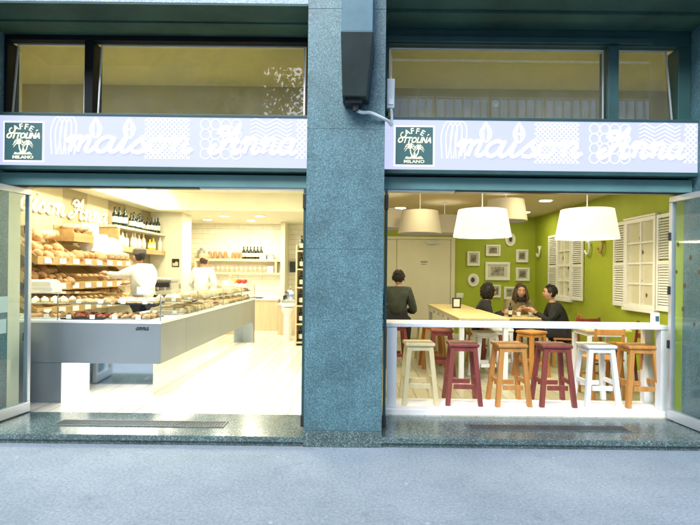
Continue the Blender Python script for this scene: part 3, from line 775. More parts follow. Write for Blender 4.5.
for y in (8.1, 8.3, 8.5, 8.7, 8.85): lay(L_dark, on(1.86, .15, y), (0, tilt, R.uniform(0, 3)), 1)
for y in (9.1, 9.3, 9.5, 9.7): lay(L_oval, on(1.86, .3, y), (0, tilt, pi/2+R.uniform(-.2, .2)), 1)
for i in range(8):
    for u in (.1, .38, .66): lay(R.choice([L_roll, L_roll, L_dark]), on(1.48, u, 7.1+i*.11+R.uniform(-.02, .02)), (R.uniform(-.4, .4), tilt, R.uniform(0, 3)), R.uniform(.7, 1.0))
for i in range(5): lay(L_bag, on(1.48, .45, 8.08+i*.17), (0, tilt*.95, pi/2+R.uniform(-.1, .1)), .8)
for i in range(8): lay(L_oval, on(1.48, R.uniform(.15, .5), 9.04+i*.11), (R.uniform(-.3, .3), tilt, pi/2+R.uniform(-.6, .6)), R.uniform(.7, 1))
for i in range(4): lay(L_dark, on(1.12, .3, 7.2+i*.24), (0, tilt, R.uniform(0, 3)), .95)
for i in range(5): lay(L_bag, on(1.12, .45, 8.08+i*.17), (0, tilt*.95, pi/2+R.uniform(-.1, .1)), .8)
for i in range(6):
    for u in (.15, .6): lay(L_roll, on(1.12, u, 9.06+i*.15), (0, tilt, R.uniform(0, 3)), 1.05)
# crate of loaves, flour sacks and wrapped loaf on the top tray
t = thing('bread_crate', 'tilted wooden crate of small loaves on the top bread tray', 'crate', (-4.7, 8.3, 2.2))
g = G().box(-4.9, -4.56, 8.02, 8.62, 2.16, 2.18).box(-4.58, -4.56, 8.02, 8.62, 2.181, 2.30).box(-4.9, -4.88, 8.02, 8.62, 2.181, 2.42)
g.build('slats', M['crate'], t); G().box(-4.879, -4.581, 8.02, 8.04, 2.181, 2.36).build('end_board', M['crate'], t); G().box(-4.879, -4.581, 8.6, 8.62, 2.181, 2.36).build('end_board', M['crate'], t)
for y in (8.15, 8.33, 8.5): lay(L_dark, (-4.72, y, 2.22), (0, .3, R.uniform(0, 3)), .85)
for y in (8.2, 8.42): lay(L_oval, (-4.72, y, 2.34), (0, .3, pi/2+.2), .8)
bag((-4.72, 8.78, 2.02), .26, .28, .5, 'tall white flour sack on the top bread tray beside the crate', 'paper', 'flour_sack', 'sack', .2)
bag((-4.66, 9.05, 1.98), .22, .24, .36, 'short white flour sack on the top bread tray', 'paper', 'flour_sack', 'sack', -.2)
o = G().lathe([(0, 0), (.1, 0), (.17, .012), (.175, .03), (.1, .05), (0, .055)], n=24).build('round_platter', M['white'], None, (-4.62, 9.42, 2.14), smooth=True, local=True)
o.rotation_euler = (0, 1.15, -.5); tag(o, 'round white platter leaning upright at the far end of the top tray', 'platter')
# wall lettering
g, w = script('maison Anna', lambda u, v: Vector((-4.98, 7.0+u, 2.60+v)), .19, .022, .25, 3.0/(.19*10.6))
tag(g.build('wall_lettering', M['wall_txt'], None, (-4.985, 8.4, 2.6)), 'cream script lettering across the striped left wall above the bread', 'lettering')

# ------------------------------------------------------------------ bottles
def bottle(name, body, lab_m, h=.3, r=.038, cap=None):
    t = G().lathe([(r*.9, 0), (r, .01), (r, h*.6), (r*.75, h*.68), (r*.36, h*.76), (r*.34, h*.93), (r*.42, h*.935), (r*.42, h), (0, h)], n=14).build(name, M[body], None, smooth=True, local=True)
    G().lathe([(r*1.03, h*.18), (r*1.03, h*.48)], n=14).build('label', M[lab_m], t, smooth=True)
    return t
def shelf_long(x0, x1, y0, y1, z, th, label, m, brackets=True):
    t = thing('wall_shelf', label, 'shelf', ((x0+x1)/2, (y0+y1)/2, z-th))
    G().box(x0, x1, y0, y1, z-th, z).build('board', M[m], t, bevel=.003)
    return t
shelf_long(-4.99, -4.62, 9.55, 11.98, 2.57, .04, 'upper shelf of dark bottles on the left wall', 'wallL')
shelf_long(-4.99, -4.62, 9.65, 11.98, 2.17, .10, 'lower shelf of clear liqueur bottles on the left wall', 'beech')
t = thing('shelf_end_panel', 'pale wood end panel between the bread trays and the bottle shelves', 'panel', (-4.8, 9.6, 1.4))
G().box(-4.98, -4.60, 9.60, 9.64, 2.172, 2.529).build('board', M['beech'], t)
b0 = tag(bottle('wine_bottle', 'dark_glass', 'label_p', .36, .05), 'dark wine bottle on the upper shelf of the left wall', 'bottle', 'dark bottles on the upper left shelf')
R = random.Random(5)
b0.location = Vector((-4.74, 9.72, 2.571))*U
for i in range(1, 14): dup(b0, (-4.74+R.uniform(-.04, .05), 9.72+i*.165, 2.571), (0,0,R.uniform(-1,1)), scale=(1,1,R.uniform(.85,1.1)))
p1 = tag(bottle('liqueur_bottle', 'bottle_clear', 'label_p', .31, .05), 'clear spirit bottle on the lower shelf of the left wall', 'bottle', 'clear bottles on the lower left shelf')
p2 = tag(bottle('liqueur_bottle', 'yellow_liq', 'label_p', .28, .055), 'bright yellow liqueur bottle on the lower left shelf', 'bottle', 'yellow bottles on the lower left shelf')
p3 = tag(bottle('liqueur_bottle', 'pink_liq', 'label_p', .3, .048), 'pale pink liqueur bottle on the lower left shelf', 'bottle', 'pink bottles on the lower left shelf')
for p in (p1, p2, p3): pass
seq = [p1,p3,p1,p1,p3,p1,p1,p3,p2,p2,p2,p1,p1]
seen = set()
for i, p in enumerate(seq):
    loc = (-4.74+R.uniform(-.05, .05), 9.78+i*.17, 2.171)
    if p.name in seen: dup(p, loc, (0,0,R.uniform(-1,1)), scale=(1,1,R.uniform(.85,1.1)))
    else: seen.add(p.name); p.location = Vector(loc)*U
# back counter along the left wall with espresso machine
t = thing('back_counter', 'low service counter along the left wall under the bottles', 'counter', (-4.6, 9, .1))
G().box(-5.0, -4.25, 10.0, 12.0, .1, 1.08).build('cabinet', M['wallL'], t); G().box(-5.0, -4.22, 9.98, 12.0, 1.081, 1.115).build('worktop', M['steel'], t)
t = thing('espresso_machine', 'chrome espresso machine on the left back counter behind the baker', 'coffee machine', (-4.5, 11.5, 1.12))
G().box(-4.80, -4.24, 11.35, 11.85, 1.17, 1.45).build('body', M['steel'], t, bevel=.02)
G().box(-4.82, -4.22, 11.30, 11.88, 1.452, 1.50).build('cup_tray', M['steel'], t, bevel=.006)
G().box(-4.80, -4.24, 11.25, 11.349, 1.17, 1.20).build('drip_tray', M['black'], t)
G().box(-4.76, -4.28, 11.335, 11.349, 1.33, 1.42).build('control_panel', M['black'], t)
for x in (-4.68, -4.52, -4.36):
    G().lathe([(.035, 0), (.035, .06)], (x, 11.30, 1.27), 12).build('brew_group', M['steel'], t, smooth=True)
    G().tube([(x, 11.28, 1.26), (x, 11.16, 1.25)], .014, 8).build('portafilter', M['black'], t, smooth=True)
for x, y in ((-4.78, 11.38), (-4.28, 11.38), (-4.78, 11.8), (-4.28, 11.8)): G().lathe([(.02, 0), (.02, .054)], (x, y, 1.116), 10).build('foot', M['black'], t)
cup = tag(G().lathe([(.02, 0), (.035, .05), (.031, .05), (.018, .006), (0, .005)], n=12).build('coffee_cup', M['white'], None, local=True, smooth=True), 'white coffee cup stacked on top of the espresso machine', 'cup', 'cups on the espresso machine')
cup.location = Vector((-4.72, 11.45, 1.502))*U
for i in range(1, 8): dup(cup, (-4.72+(i % 4)*.13, 11.45+.16*(i//4), 1.502))
t = thing('notice_plate', 'small black and yellow framed plate on the white wall column', 'notice', (-4.4, 12, 1.9))
G().box(-4.46, -4.29, 11.975, 11.997, 1.80, 1.99).build('frame', M['black'], t); G().prism([(-4.44, 1.82), (-4.31, 1.82), (-4.31, 1.9), (-4.36, 1.93), (-4.40, 1.88), (-4.44, 1.90)], lambda u, v, w: (u, w, v), 11.970, 11.974).build('print', M['tabletop'], t)

# back shelves
t = thing('back_shelf_unit', 'pale wooden double shelf on the tiled back wall of the bakery', 'shelf', (-3.4, 14.5, 1.6))
G().box(-4.72, -2.18, 14.38, 14.69, 2.0, 2.07).build('upper_board', M['cab'], t); G().box(-4.72, -2.18, 14.38, 14.69, 1.62, 1.68).build('lower_board', M['cab'], t)
G().box(-4.72, -4.66, 14.38, 14.69, 1.681, 1.999).build('side_panel', M['cab'], t); G().box(-2.40, -2.34, 14.38, 14.69, 1.681, 1.999).build('side_panel', M['cab'], t)
wb = tag(bottle('wine_bottle', 'dark_glass', 'label_p', .36, .05), 'dark wine bottle in the row on the back wall shelf', 'bottle', 'dark bottles on the back shelf')
wb.location = Vector((-3.32, 14.5, 2.071))*U
for i in range(1, 6): dup(wb, (-3.32+i*.1, 14.5+.02*(i % 2), 2.071))
jar = tag(G().lathe([(.05, 0), (.06, .02), (.06, .14), (.045, .16), (.045, .19), (0, .19)], n=14).build('storage_jar', M['crust_dark'], None, local=True, smooth=True), 'amber storage jar on the upper back shelf', 'jar', 'amber jars on the upper back shelf')
jar.location = Vector((-3.62, 14.5, 2.071))*U
for i in range(4): dup(jar, (-4.3+i*.15, 14.5, 2.071), scale=(1,1,1.1))
for i in range(1, 3): dup(jar, (-3.62+i*.11, 14.5, 2.071))
tag(G().lathe([(.10, 0), (.11, .03), (.11, .22), (.05, .26), (.03, .31), (0, .31)], n=18).build('canister', M['steel'], None, (-4.55, 14.5, 2.071), smooth=True, local=True), 'large pale canister at the left end of the upper back shelf', 'canister')
for i, (x, w, h, l) in enumerate(((-2.98+.14, .22, .15, 'white'), (-2.66, .2, .13, 'cream'))):
    t = thing('storage_box', f'{l} storage box on the right half of the upper back shelf', 'box', (x, 14.5, 2.071))
    G().box(x, x+w, 14.42, 14.62, 2.071, 2.071+h*.75).build('box', M['paper' if i == 0 else 'label_p'], t); G().box(x-.006, x+w+.006, 14.414, 14.626, 2.072+h*.75, 2.071+h).build('lid', M['paper' if i == 0 else 'hatc'], t)
gl = tag(G().lathe([(.03, 0), (.006, .006), (.006, .07), (.035, .1), (.04, .16), (.036, .16), (.03, .1), (0, .075)], n=12).build('wine_glass', M['bottle_clear'], None, local=True, smooth=True), 'stemmed glass in the row on the lower back shelf', 'glass', 'glasses on the lower back shelf')
gl.location = Vector((-4.2, 14.5, 1.681))*U
for i in range(1, 13): dup(gl, (-4.2+i*.135, 14.5+.03*(i % 2), 1.681))
tag(G().box(-2.62, -2.44, 14.42, 14.6, 1.681, 1.86).build('paper_box', M['paper'], None, (-2.53, 14.5, 1.681), bevel=.005), 'white box at the right end of the lower back shelf', 'box')
# back base cabinets
t = thing('base_cabinet', 'pale wooden base cabinet against the back wall of the bakery', 'cabinet', (-2.4, 13.9, .1))
G().box(-4.2, -2.17, 13.6, 14.69, .1, .93).build('body', M['cab'], t); G().box(-4.2, -2.17, 13.57, 14.69, .931, .97).build('worktop', M['white'], t)
for x in (-2.9, -3.5): G().box(x, x+.008, 13.592, 13.599, .14, .9).build('door_gap', M['crust_dark'], t)
t = thing('base_cabinet', 'narrow wooden cabinet in the nook right of the back shelves', 'cabinet', (-1.6, 12.9, .1))
G().box(-2.02, -1.45, 12.7, 13.6, .1, .86).build('body', M['cab'], t); G().box(-2.03, -1.44, 12.68, 13.6, .861, .9).build('worktop', M['white'], t)
t = thing('scale', 'flat dark kitchen scale on the back cabinet', 'scale', (-2.75, 13.8, .97))
G().box(-2.92, -2.62, 13.68, 13.95, .971, 1.0).build('body', M['black'], t, bevel=.005); G().box(-2.9, -2.64, 13.7, 13.93, 1.001, 1.012).build('plate', M['steel'], t)
t = thing('meat_slicer', 'silver slicer with a round blade on the nook cabinet', 'slicer', (-1.75, 13.0, .9))
G().box(-1.95, -1.62, 12.85, 13.2, .901, .99).build('base', M['steel'], t, bevel=.01)
G().lathe([(.12, 0), (.125, .01), (0, .015)], (-1.78, 12.98, 1.12), 20, axis=Matrix.Rotation(pi/2, 3, 'X')).build('blade', M['mirror'], t)
G().box(-1.84, -1.72, 13.0, 13.15, .991, 1.25).tube([(-1.78, 13.05, 1.25), (-1.74, 13.0, 1.36)], .02, 8).build('arm', M['steel'], t)
G().box(-1.92, -1.86, 12.86, 12.92, .991, 1.1).build('handle', M['black'], t)
t = thing('wall_screen', 'small dark screen on the wall of the bakery nook', 'screen', (-1.85, 14.6, 1.8))
G().box(-2.0, -1.66, 14.64, 14.695, 1.70, 2.0).build('panel', M['device'], t); G().box(-2.03, -1.63, 14.6, 14.695, 2.02, 2.05).build('shelf_board', M['cab'], t)
t = thing('waste_bin', 'tall slim white pedestal bin on the bakery floor', 'bin', (-1.72, 11.9, .1))
G().lathe([(.10, 0), (.095, .6), (.15, .68), (.15, .76), (0, .78)], (-1.66, 11.9, .1), 18).build('body', M['white'], t, smooth=True); G().lathe([(.155, 0), (.155, .03), (0, .04)], (-1.66, 11.9, .882), 18).build('lid', M['white'], t, smooth=True)
# wine rack facing the street
t = thing('wine_rack', 'tall narrow wooden wine rack behind the granite pillar in the bakery', 'rack', (-1.15, 11, .1))
g = G().box(-1.36, -1.33, 10.9, 11.3, .1, 2.3); g.box(-.9, -.87, 10.9, 11.3, .1, 2.3)
g.build('side_boards', M['cab'], t); G().box(-1.33, -.9, 11.27, 11.3, .1, 2.3).build('back_board', M['cab'], t)
for z in (.15, .55, .95, 1.35, 1.75, 2.15): G().box(-1.33, -.9, 10.9, 11.27, z, z+.03).build('shelf', M['cab'], t)
wr = tag(bottle('wine_bottle', 'dark_glass', 'label_p', .33, .05), 'dark wine bottle standing in the tall narrow wine rack', 'bottle', 'bottles in the tall narrow wine rack')
wr.location = Vector((-1.25, 11.05, .181))*U
for z in (.181, .581, .981, 1.381, 1.781, 2.181):
    for x in (-1.25, -1.12, -.99):
        if z == .181 and x == -1.25: continue
        dup(wr, (x, 11.05, z))
t = thing('fruit_display', 'raised tray of red and orange fruit at the far end of the glass case', 'tray', (-2.75, 10.9, 1.41))
G().box(-2.86, -2.40, 10.7, 11.1, 1.411, 1.44).build('tray', M['white'], t)
for i in range(8): G().ball((-2.8+(i % 4)*.11, 10.8+(i//4)*.16, 1.49), .05, 10, 7).build('fruit', M['berry' if i in (2, 3, 6, 7) else 'yellow_liq'], t, smooth=True)
t = thing('cake_dome', 'glass cake dome on the glass case beside the second baker', 'cake dome', (-2.62, 10.1, 1.41))
G().lathe([(.16, 0), (.17, .012), (.0, .014)], (-2.62, 10.1, 1.411), 20).build('plate', M['white'], t, smooth=True)
G().lathe([(.15, 0), (.15, .1), (.11, .17), (.03, .2), (.025, .23), (0, .235)], (-2.62, 10.1, 1.427), 20).build('dome', M['glass_case'], t, smooth=True)
G().lathe([(.11, 0), (.115, .06), (.09, .085), (0, .09)], (-2.62, 10.1, 1.4275), 20).build('cake', M['cream'], t, smooth=True)

# ------------------------------------------------------------------ cafe: white bar
t = thing('window_bar', 'long white bar counter on a white frame behind the cafe opening', 'bar counter', (2, 5.73, .1))
G().box(.28, 3.62, 5.73, 6.17, 1.088, 1.13).build('counter_top', M['whitewood'], t, bevel=.004)
G().box(.345, .455, 5.74, 5.85, .165, 1.086).build('leg', M['whitewood'], t, bevel=.004)
G().box(3.49, 3.60, 5.74, 5.85, .165, 1.086).build('leg', M['whitewood'], t, bevel=.004)
G().box(3.49, 3.60, 6.06, 6.16, .165, 1.086).build('leg', M['whitewood'], t, bevel=.004)
G().box(.28, 3.62, 5.65, 6.16, .101, .163).build('base_board', M['white'], t, bevel=.004)
t = thing('dispenser', 'small white dispenser at the right end of the white bar', 'dispenser', (3.5, 5.95, 1.13))
G().box(3.50, 3.57, 5.9, 5.98, 1.131, 1.27).build('body', M['white'], t, bevel=.006); G().box(3.515, 3.555, 5.893, 5.8995, 1.17, 1.23).build('screen', M['device_up'], t)

# stools
def stool(m, name='bar_stool'):
    t = thing(name, 'x', 'stool', (0,0,0), 'wooden bar stools along the white bar', local=True)
    h = .72; w = .17; d = .17
    G().box(-w-.005, w+.005, -d, d, h-.04, h).build('seat', M[m], t, bevel=.012)
    for sx in (-1, 1):
        for sy in (-1, 1):
            a = Vector((sx*(w-.045), sy*(d-.045), h-.036)); b = Vector((sx*(w+.02), sy*(d+.012), 0)); r = .027
            G().hexa([b+Vector(q) for q in ((-r,-r,0),(r,-r,0),(r,r,0),(-r,r,0))], [a+Vector(q) for q in ((-r,-r,0),(r,-r,0),(r,r,0),(-r,r,0))]).build('leg', M[m], t, bevel=.004)
    z = .19; e = .12
    for sy in (-1, 1): G().box(-e, e, sy*(d-.01)-.012, sy*(d-.01)+.012, z, z+.055).build('stretcher', M[m], t, bevel=.003)
    for sx in (-1, 1): G().box(sx*(w-.01)-.012, sx*(w-.01)+.012, -e, e, z+.06, z+.112).build('stretcher', M[m], t, bevel=.003)
    g = G().box(-w+.04, w-.04, -d+.02, -d+.04, h-.09, h-.036).box(-w+.04, w-.04, d-.04, d-.02, h-.09, h-.036).box(-w+.02, -w+.04, -d+.04, d-.04, h-.09, h-.036).box(w-.04, w-.02, -d+.04, d-.04, h-.09, h-.036)
    g.build('apron', M[m], t)
    return t
st = {k: stool(k) for k in ('cream_st', 'red_st', 'orange_st', 'whitewood')}
plc = [('cream_st', .74, 6.03, 'pale cream wooden stool at the left end of the white bar', .03),
       ('red_st', 1.265, 6.02, 'dark red stool between the cream and orange stools at the bar', -.05),
       ('orange_st', 1.82, 6.0, 'orange wooden stool between the two dark red bar stools', .04),
       ('red_st', 2.35, 6.0, 'dark red stool between the orange and white stools at the bar', -.02),
       ('whitewood', 2.87, 6.01, 'white painted stool at the bar right of the dark red stools', .02),
       ('orange_st', 3.36, 6.0, 'orange wooden stool at the right end of the white bar', -.03)]
first = set()
def place_stool(k, x, y, lab, rz, group=None, s=1):
    z = .164 if y < 6.2 else .1
    if k not in first:
        first.add(k); o = st[k]; o.location = Vector((x, y, z))*U; o.rotation_euler = (0,0,rz)
    else: o = dup(st[k], (x, y, z), (0,0,rz))
    o['label'] = lab
    if group: o['group'] = group
for k, x, y, l, rz in plc: place_stool(k, x, y, l, rz)
GST = 'stools around the long high table'
for k, x, y, l, rz in (('red_st', .66, 8.6, 'dark red stool on which the man in the green coat sits', .1),
        ('orange_st', 1.3, 8.6, 'orange stool on the left side of the long high table', .05), ('cream_st', 1.3, 9.3, 'pale stool far along the left side of the high table', 0),
        ('red_st', 1.35, 8.0, 'dark red stool on the near left side of the long high table', -.1),
        ('whitewood', 1.98, 7.75, 'white stool under the near end of the long high table', .1), ('whitewood', 2.35, 8.2, 'white stool on the right side of the long high table', -.05),
        ('orange_st', 2.75, 7.9, 'empty orange stool between the customers table and the bar', .5),
        ('red_st', 2.38, 8.95, 'dark red stool on the far right side of the long high table', 0)):
    place_stool(k, x, y, l, rz, GST)

# long high table
t = thing('high_table', 'long white high table with pale wooden top running into the cafe', 'table', (1.85, 7.3, .1))
G().box(1.47, 2.21, 7.25, 10.5, 1.035, 1.067).build('table_top', M['tabletop'], t, bevel=.004)
g = G().box(1.48, 2.20, 7.255, 7.29, .93, 1.033); g.box(1.48, 1.51, 7.29, 10.49, .93, 1.033).box(2.17, 2.2, 7.29, 10.49, .93, 1.033); g.build('apron', M['whitewood'], t)
for x in (1.485, 2.125):
    for y in (7.26, 10.4): G().box(x, x+.07, y, y+.07, .1, .929).build('leg', M['whitewood'], t, bevel=.004)
g = G()
for i in range(5):
    y = 7.6+i*.5
    g.lathe([(.02, 0), (.02, .02), (0, .025)], (1.478, y, .98), 10, axis=Matrix.Rotation(-pi/2, 3, 'Y'))
g.build('coat_hooks', M['steel'], t)
t = thing('menu_stand', 'small black framed menu card standing on the high table', 'menu stand', (1.83, 9.3, 1.07))
G().box(1.76, 1.92, 9.3, 9.32, 1.069, 1.26).build('frame', M['black'], t); G().box(1.785, 1.895, 9.292, 9.299, 1.095, 1.235).build('card', M['paper'], t); G().box(1.78, 1.90, 9.321, 9.38, 1.069, 1.085).build('foot', M['black'], t)

# small square tables and chairs
def cafe_table(x, y, w, label, m='tabletop', rz=0):
    t = thing('cafe_table', label, 'table', (x, y, .1), 'small cafe tables', local=True, rz=rz)
    G().box(-w/2, w/2, -w/2, w/2, .83, .86).build('table_top', M[m], t, bevel=.005)
    G().box(-w/2+.06, w/2-.06, -w/2+.06, w/2-.06, .76, .829).build('apron', M['whitewood'], t)
    for sx in (-1, 1):
        for sy in (-1, 1): G().box(sx*(w/2-.07)-.025, sx*(w/2-.07)+.025, sy*(w/2-.07)-.025, sy*(w/2-.07)+.025, 0, .759).build('leg', M['whitewood'], t, bevel=.003)
    return t
cafe_table(2.98, 9.0, .74, 'small pale table where the three customers sit')
cafe_table(3.45, 7.15, .62, 'small empty pale table behind the bar near the right wall')
def chair(m):
    t = thing('cafe_chair', 'x', 'chair', (0,0,0), 'wooden cafe chairs', local=True)
    G().box(-.21, .21, -.2, .22, .49, .52).build('seat', M[m], t, bevel=.008)
    for sx in (-1, 1):
        G().tube([(sx*.18, -.17, .49), (sx*.19, -.19, 0)], .022, 4).build('leg', M[m], t)
        G().tube([(sx*.18, .19, .5), (sx*.2, .25, 0)], .022, 4).build('leg', M[m], t)
        G().tube([(sx*.18, .2, .521), (sx*.18, .25, .93)], .02, 4).build('back_post', M[m], t)
    for z in (.68, .84): G().box(-.17, .17, .215+(z-.52)*.12, .235+(z-.52)*.12, z, z+.07).build('back_slat', M[m], t, bevel=.003)
    G().box(-.17, .17, -.19, -.17, .25, .28).build('stretcher', M[m], t)
    return t
ch = {'orange_st': chair('orange_st'), 'red_st': chair('red_st')}
def place_chair(k, x, y, rz, lab, new=False):
    o = ch[k] if new else dup(ch[k], (x, y, .1), (0,0,rz)); 
    if new: o.location = Vector((x, y, .1))*U; o.rotation_euler = (0,0,rz)
    o['label'] = lab
place_chair('orange_st', 3.62, 8.75, -pi/2-.25, 'orange wooden chair on which the man in black sits', True)
place_chair('orange_st', 2.24, 9.3, pi/2, 'orange wooden chair of the woman with black curly hair')
place_chair('orange_st', 3.05, 9.62, 0, 'orange wooden chair of the woman in the beige jacket')
place_chair('red_st', 3.72, 7.75, .1, 'dark red chair behind the empty table', True)
place_chair('red_st', 3.95, 7.3, -pi/2, 'dark red chair by the green wall at the empty table')
place_chair('orange_st', 3.25, 6.68, pi, 'orange chair tucked at the empty table near the bar')

# double door on back wall
t = thing('double_door', 'cream double door beside the green back wall', 'door', (1.5, 12.4, .1))
G().box(-.1, 2.36, 12.40, 12.449, .1, .105).build('threshold', M['alu'], t)
g = G().box(2.30, 2.40, 12.38, 12.449, .106, 2.62).box(.9-.93, 2.30, 12.38, 12.449, 2.55, 2.62)
g.build('frame', M['door_white'], t, bevel=.004)
d1 = G().box(.96, 2.295, 12.40, 12.449, .106, 2.545).build('leaf', M['door_white'], t, bevel=.006)
d2 = G().box(-.05, .95, 12.405, 12.449, .106, 2.545).build('leaf', M['door_white'], t, bevel=.006)
G().tube([(1.03, 12.39, 1.27), (1.03, 12.36, 1.27), (1.17, 12.36, 1.27)], .014, 8).build('handle', M['steel'], d1); G().box(1.01, 1.05, 12.39, 12.399, 1.12, 1.35).build('lock_plate', M['steel'], d1)
G().box(1.55, 1.72, 12.394, 12.399, 1.98, 2.01).box(1.57, 1.70, 12.394, 12.399, 1.93, 1.945).build('notice', M['pic_md'], d1)
G().box(1.68, 1.98, 12.34, 12.399, 2.44, 2.50).build('door_closer', M['alu'], d1); G().box(.4, .75, 12.34, 12.404, 2.44, 2.50).build('door_closer', M['alu'], d2)

# pictures on the green wall
def picture(x0, x1, z0, z1, label, kind=0, oval=False):
    t = thing('picture_frame', label, 'picture', ((x0+x1)/2, 12.43, z0), 'framed pictures on the green wall')
    cx, cz, a, b = (x0+x1)/2, (z0+z1)/2, (x1-x0)/2, (z1-z0)/2
    F = lambda u, v, w: (u, w, v)
    if oval:
        E = lambda k: [(cx+a*k*math.cos(q), cz+b*k*math.sin(q)) for q in [2*pi*i/24 for i in range(24)]]
        G().prism(E(1), F, 12.41, 12.448).build('frame', M['white'], t); G().prism(E(.66), F, 12.404, 12.409).build('print', M['pic_bg'], t)
        G().prism([(cx+a*.35*math.cos(q)-.02*kind, cz+b*.4*math.sin(q)) for q in [2*pi*i/12 for i in range(12)]], F, 12.400, 12.4035).build('image', M['pic_dk'], t)
    else:
        f = min(a, b)*.28
        g = G().box(x0, x1, 12.40, 12.448, z0, z0+f).box(x0, x1, 12.40, 12.448, z1-f, z1).box(x0, x0+f, 12.40, 12.448, z0+f, z1-f).box(x1-f, x1, 12.40, 12.448, z0+f, z1-f)
        g.build('frame', M['white'], t, bevel=.004)
        G().box(x0+f, x1-f, 12.425, 12.448, z0+f, z1-f).build('print', M['pic_bg'], t)
        rr = random.Random(int(x0*100)); iw, ih = x1-x0-2*f, z1-z0-2*f
        G().box(x0+f+iw*.16, x1-f-iw*.16, 12.420, 12.4245, z0+f+ih*.16, z1-f-ih*.14).build('image', M['photo'+str(rr.randrange(2))], t)
picture(3.65, 3.9, 2.41, 2.74, 'oval picture highest on the green wall', 0, True)
picture(3.17, 3.53, 2.16, 2.44, 'landscape picture above the large central frame', 0)
picture(2.71, 3.02, 1.91, 2.27, 'upright picture at the upper left of the frames', 1)
picture(3.92, 4.22, 2.01, 2.33, 'upright picture at the upper right of the frames near the corner', 1)
picture(3.16, 3.77, 1.56, 2.01, 'largest framed picture, centre of the green wall group', 0)
picture(3.92, 4.26, 1.55, 1.88, 'square picture at the middle right of the frames', 0)
picture(2.73, 3.01, 1.40, 1.72, 'oval picture at the lower left of the frames', 1, True)
picture(3.33, 3.55, 1.13, 1.44, 'small picture beside the black curly hair', 1)
picture(3.63, 3.92, 1.09, 1.40, 'lowest picture behind the two women', 0)
t = thing('light_switch', 'white double light switch low on the green wall beside the door', 'switch', (2.54, 12.44, 1.1))
G().box(2.45, 2.63, 12.43, 12.449, 1.11, 1.23).build('plate', M['white'], t, bevel=.004); G().box(2.47, 2.535, 12.422, 12.4295, 1.13, 1.21).build('rocker', M['paper'], t); G().box(2.545, 2.61, 12.422, 12.4295, 1.13, 1.21).build('rocker', M['paper'], t)

# shuttered mirror windows on right wall
def shutter_window(ya, yb, sw, z0, z1, label, near=1.0):
    X = 4.41
    t = thing('shutter_window', label, 'mirror window', (X, (ya+yb)/2, z0))
    f = .06
    g = G().box(X-.06, X-.002, ya, yb, z0, z0+f).box(X-.06, X-.002, ya, yb, z1-f, z1).box(X-.06, X-.002, ya, ya+f, z0+f, z1-f).box(X-.06, X-.002, yb-f, yb, z0+f, z1-f)
    g.build('frame', M['white'], t, bevel=.006)
    G().box(X-.09, X-.002, ya-.03, yb+.03, z0-.05, z0-.002).build('sill', M['white'], t, bevel=.006)
    G().box(X-.08, X-.002, ya-.02, yb+.02, z1+.002, z1+.03).build('head_moulding', M['white'], t, bevel=.006)
    G().box(X-.012, X-.002, ya+f, yb-f, z0+f, z1-f).build('mirror', M['tmirror'], t)
    g = G(); ym = (ya+yb)/2
    g.box(X-.04, X-.013, ym-.015, ym+.015, z0+f, z1-f)
    for i in (1, 2, 3):
        zz = z0+f+(z1-z0-2*f)*i/4; g.box(X-.038, X-.013, ya+f, ym-.016, zz-.013, zz+.013).box(X-.038, X-.013, ym+.016, yb-f, zz-.013, zz+.013)
    g.build('glazing_bars', M['white'], t)
    rr = random.Random(int(ya*10))
    for i in range(5):
        y = ya+f+.05+rr.random()*(yb-ya-2*f-.1); z = z0+.12+(i+.4)*(z1-z0-.3)/5; s = .035
        G().prism([(y, z-s), (y+.6*s, z), (y+.3*s, z+s), (y-.4*s, z+.8*s), (y-.7*s, z)], lambda u, v, w: (w, u, v), X-.018, X-.0135).build('leaf_sticker', M['leaf_dk'], t)
    for (a, b) in ((ya-.01-sw, ya-.01), (yb+.01, yb+.01+sw)):
        s = G().box(X-.05, X-.015, a, a+.045, z0, z1).box(X-.05, X-.015, b-.045, b, z0, z1)
        for z in (z0, (z0+z1)/2-.03, z1-.055): s.box(X-.05, X-.015, a+.045, b-.045, z, z+.055)
        so = s.build('shutter', M['white'], t, bevel=.004)
        g = G(); n = int((z1-z0)/.042)
        for i in range(n):
            z = z0+.06+i*(z1-z0-.12)/n
            if abs(z-(z0+z1)/2) < .045: continue
            g.hexa([(X-.047, a+.045, z), (X-.043, a+.045, z-.004), (X-.043, b-.045, z-.004), (X-.047, b-.045, z)],
                   [(X-.022, a+.045, z+.026), (X-.018, a+.045, z+.022), (X-.018, b-.045, z+.022), (X-.022, b-.045, z+.026)])
        g.build('louvres', M['white'], so)
shutter_window(7.33, 8.17, .38, 1.2, 2.6, 'larger nearer white shuttered mirror window on the green wall')
shutter_window(10.25, 10.98, .5, 1.2, 2.6, 'smaller farther white shuttered mirror window near the corner')
for (y, z, m, lab) in ((12.05, 2.3, 'white', 'white J-shaped wall hook by the green corner'), (8.95, 2.28, 'crust_dark', 'brown J-shaped wall hook beside the nearer shutters'), (9.45, 2.26, 'whitewood', 'pale J-shaped wall hook between the shuttered windows')):
    g = G(); g.tube(smoothline([(4.38, y+.14, z+.08), (4.36, y+.02, z+.08), (4.36, y-.02, z-.02), (4.36, y+.02, z-.13), (4.36, y+.10, z-.15), (4.36, y+.17, z-.08)], 4), .02, 8)
    g.box(4.37, 4.409, y+.0, y+.06, z+.03, z+.1)
    tag(g.build('wall_hook', M[m], None, (4.38, y, z), smooth=True), lab, 'hook')

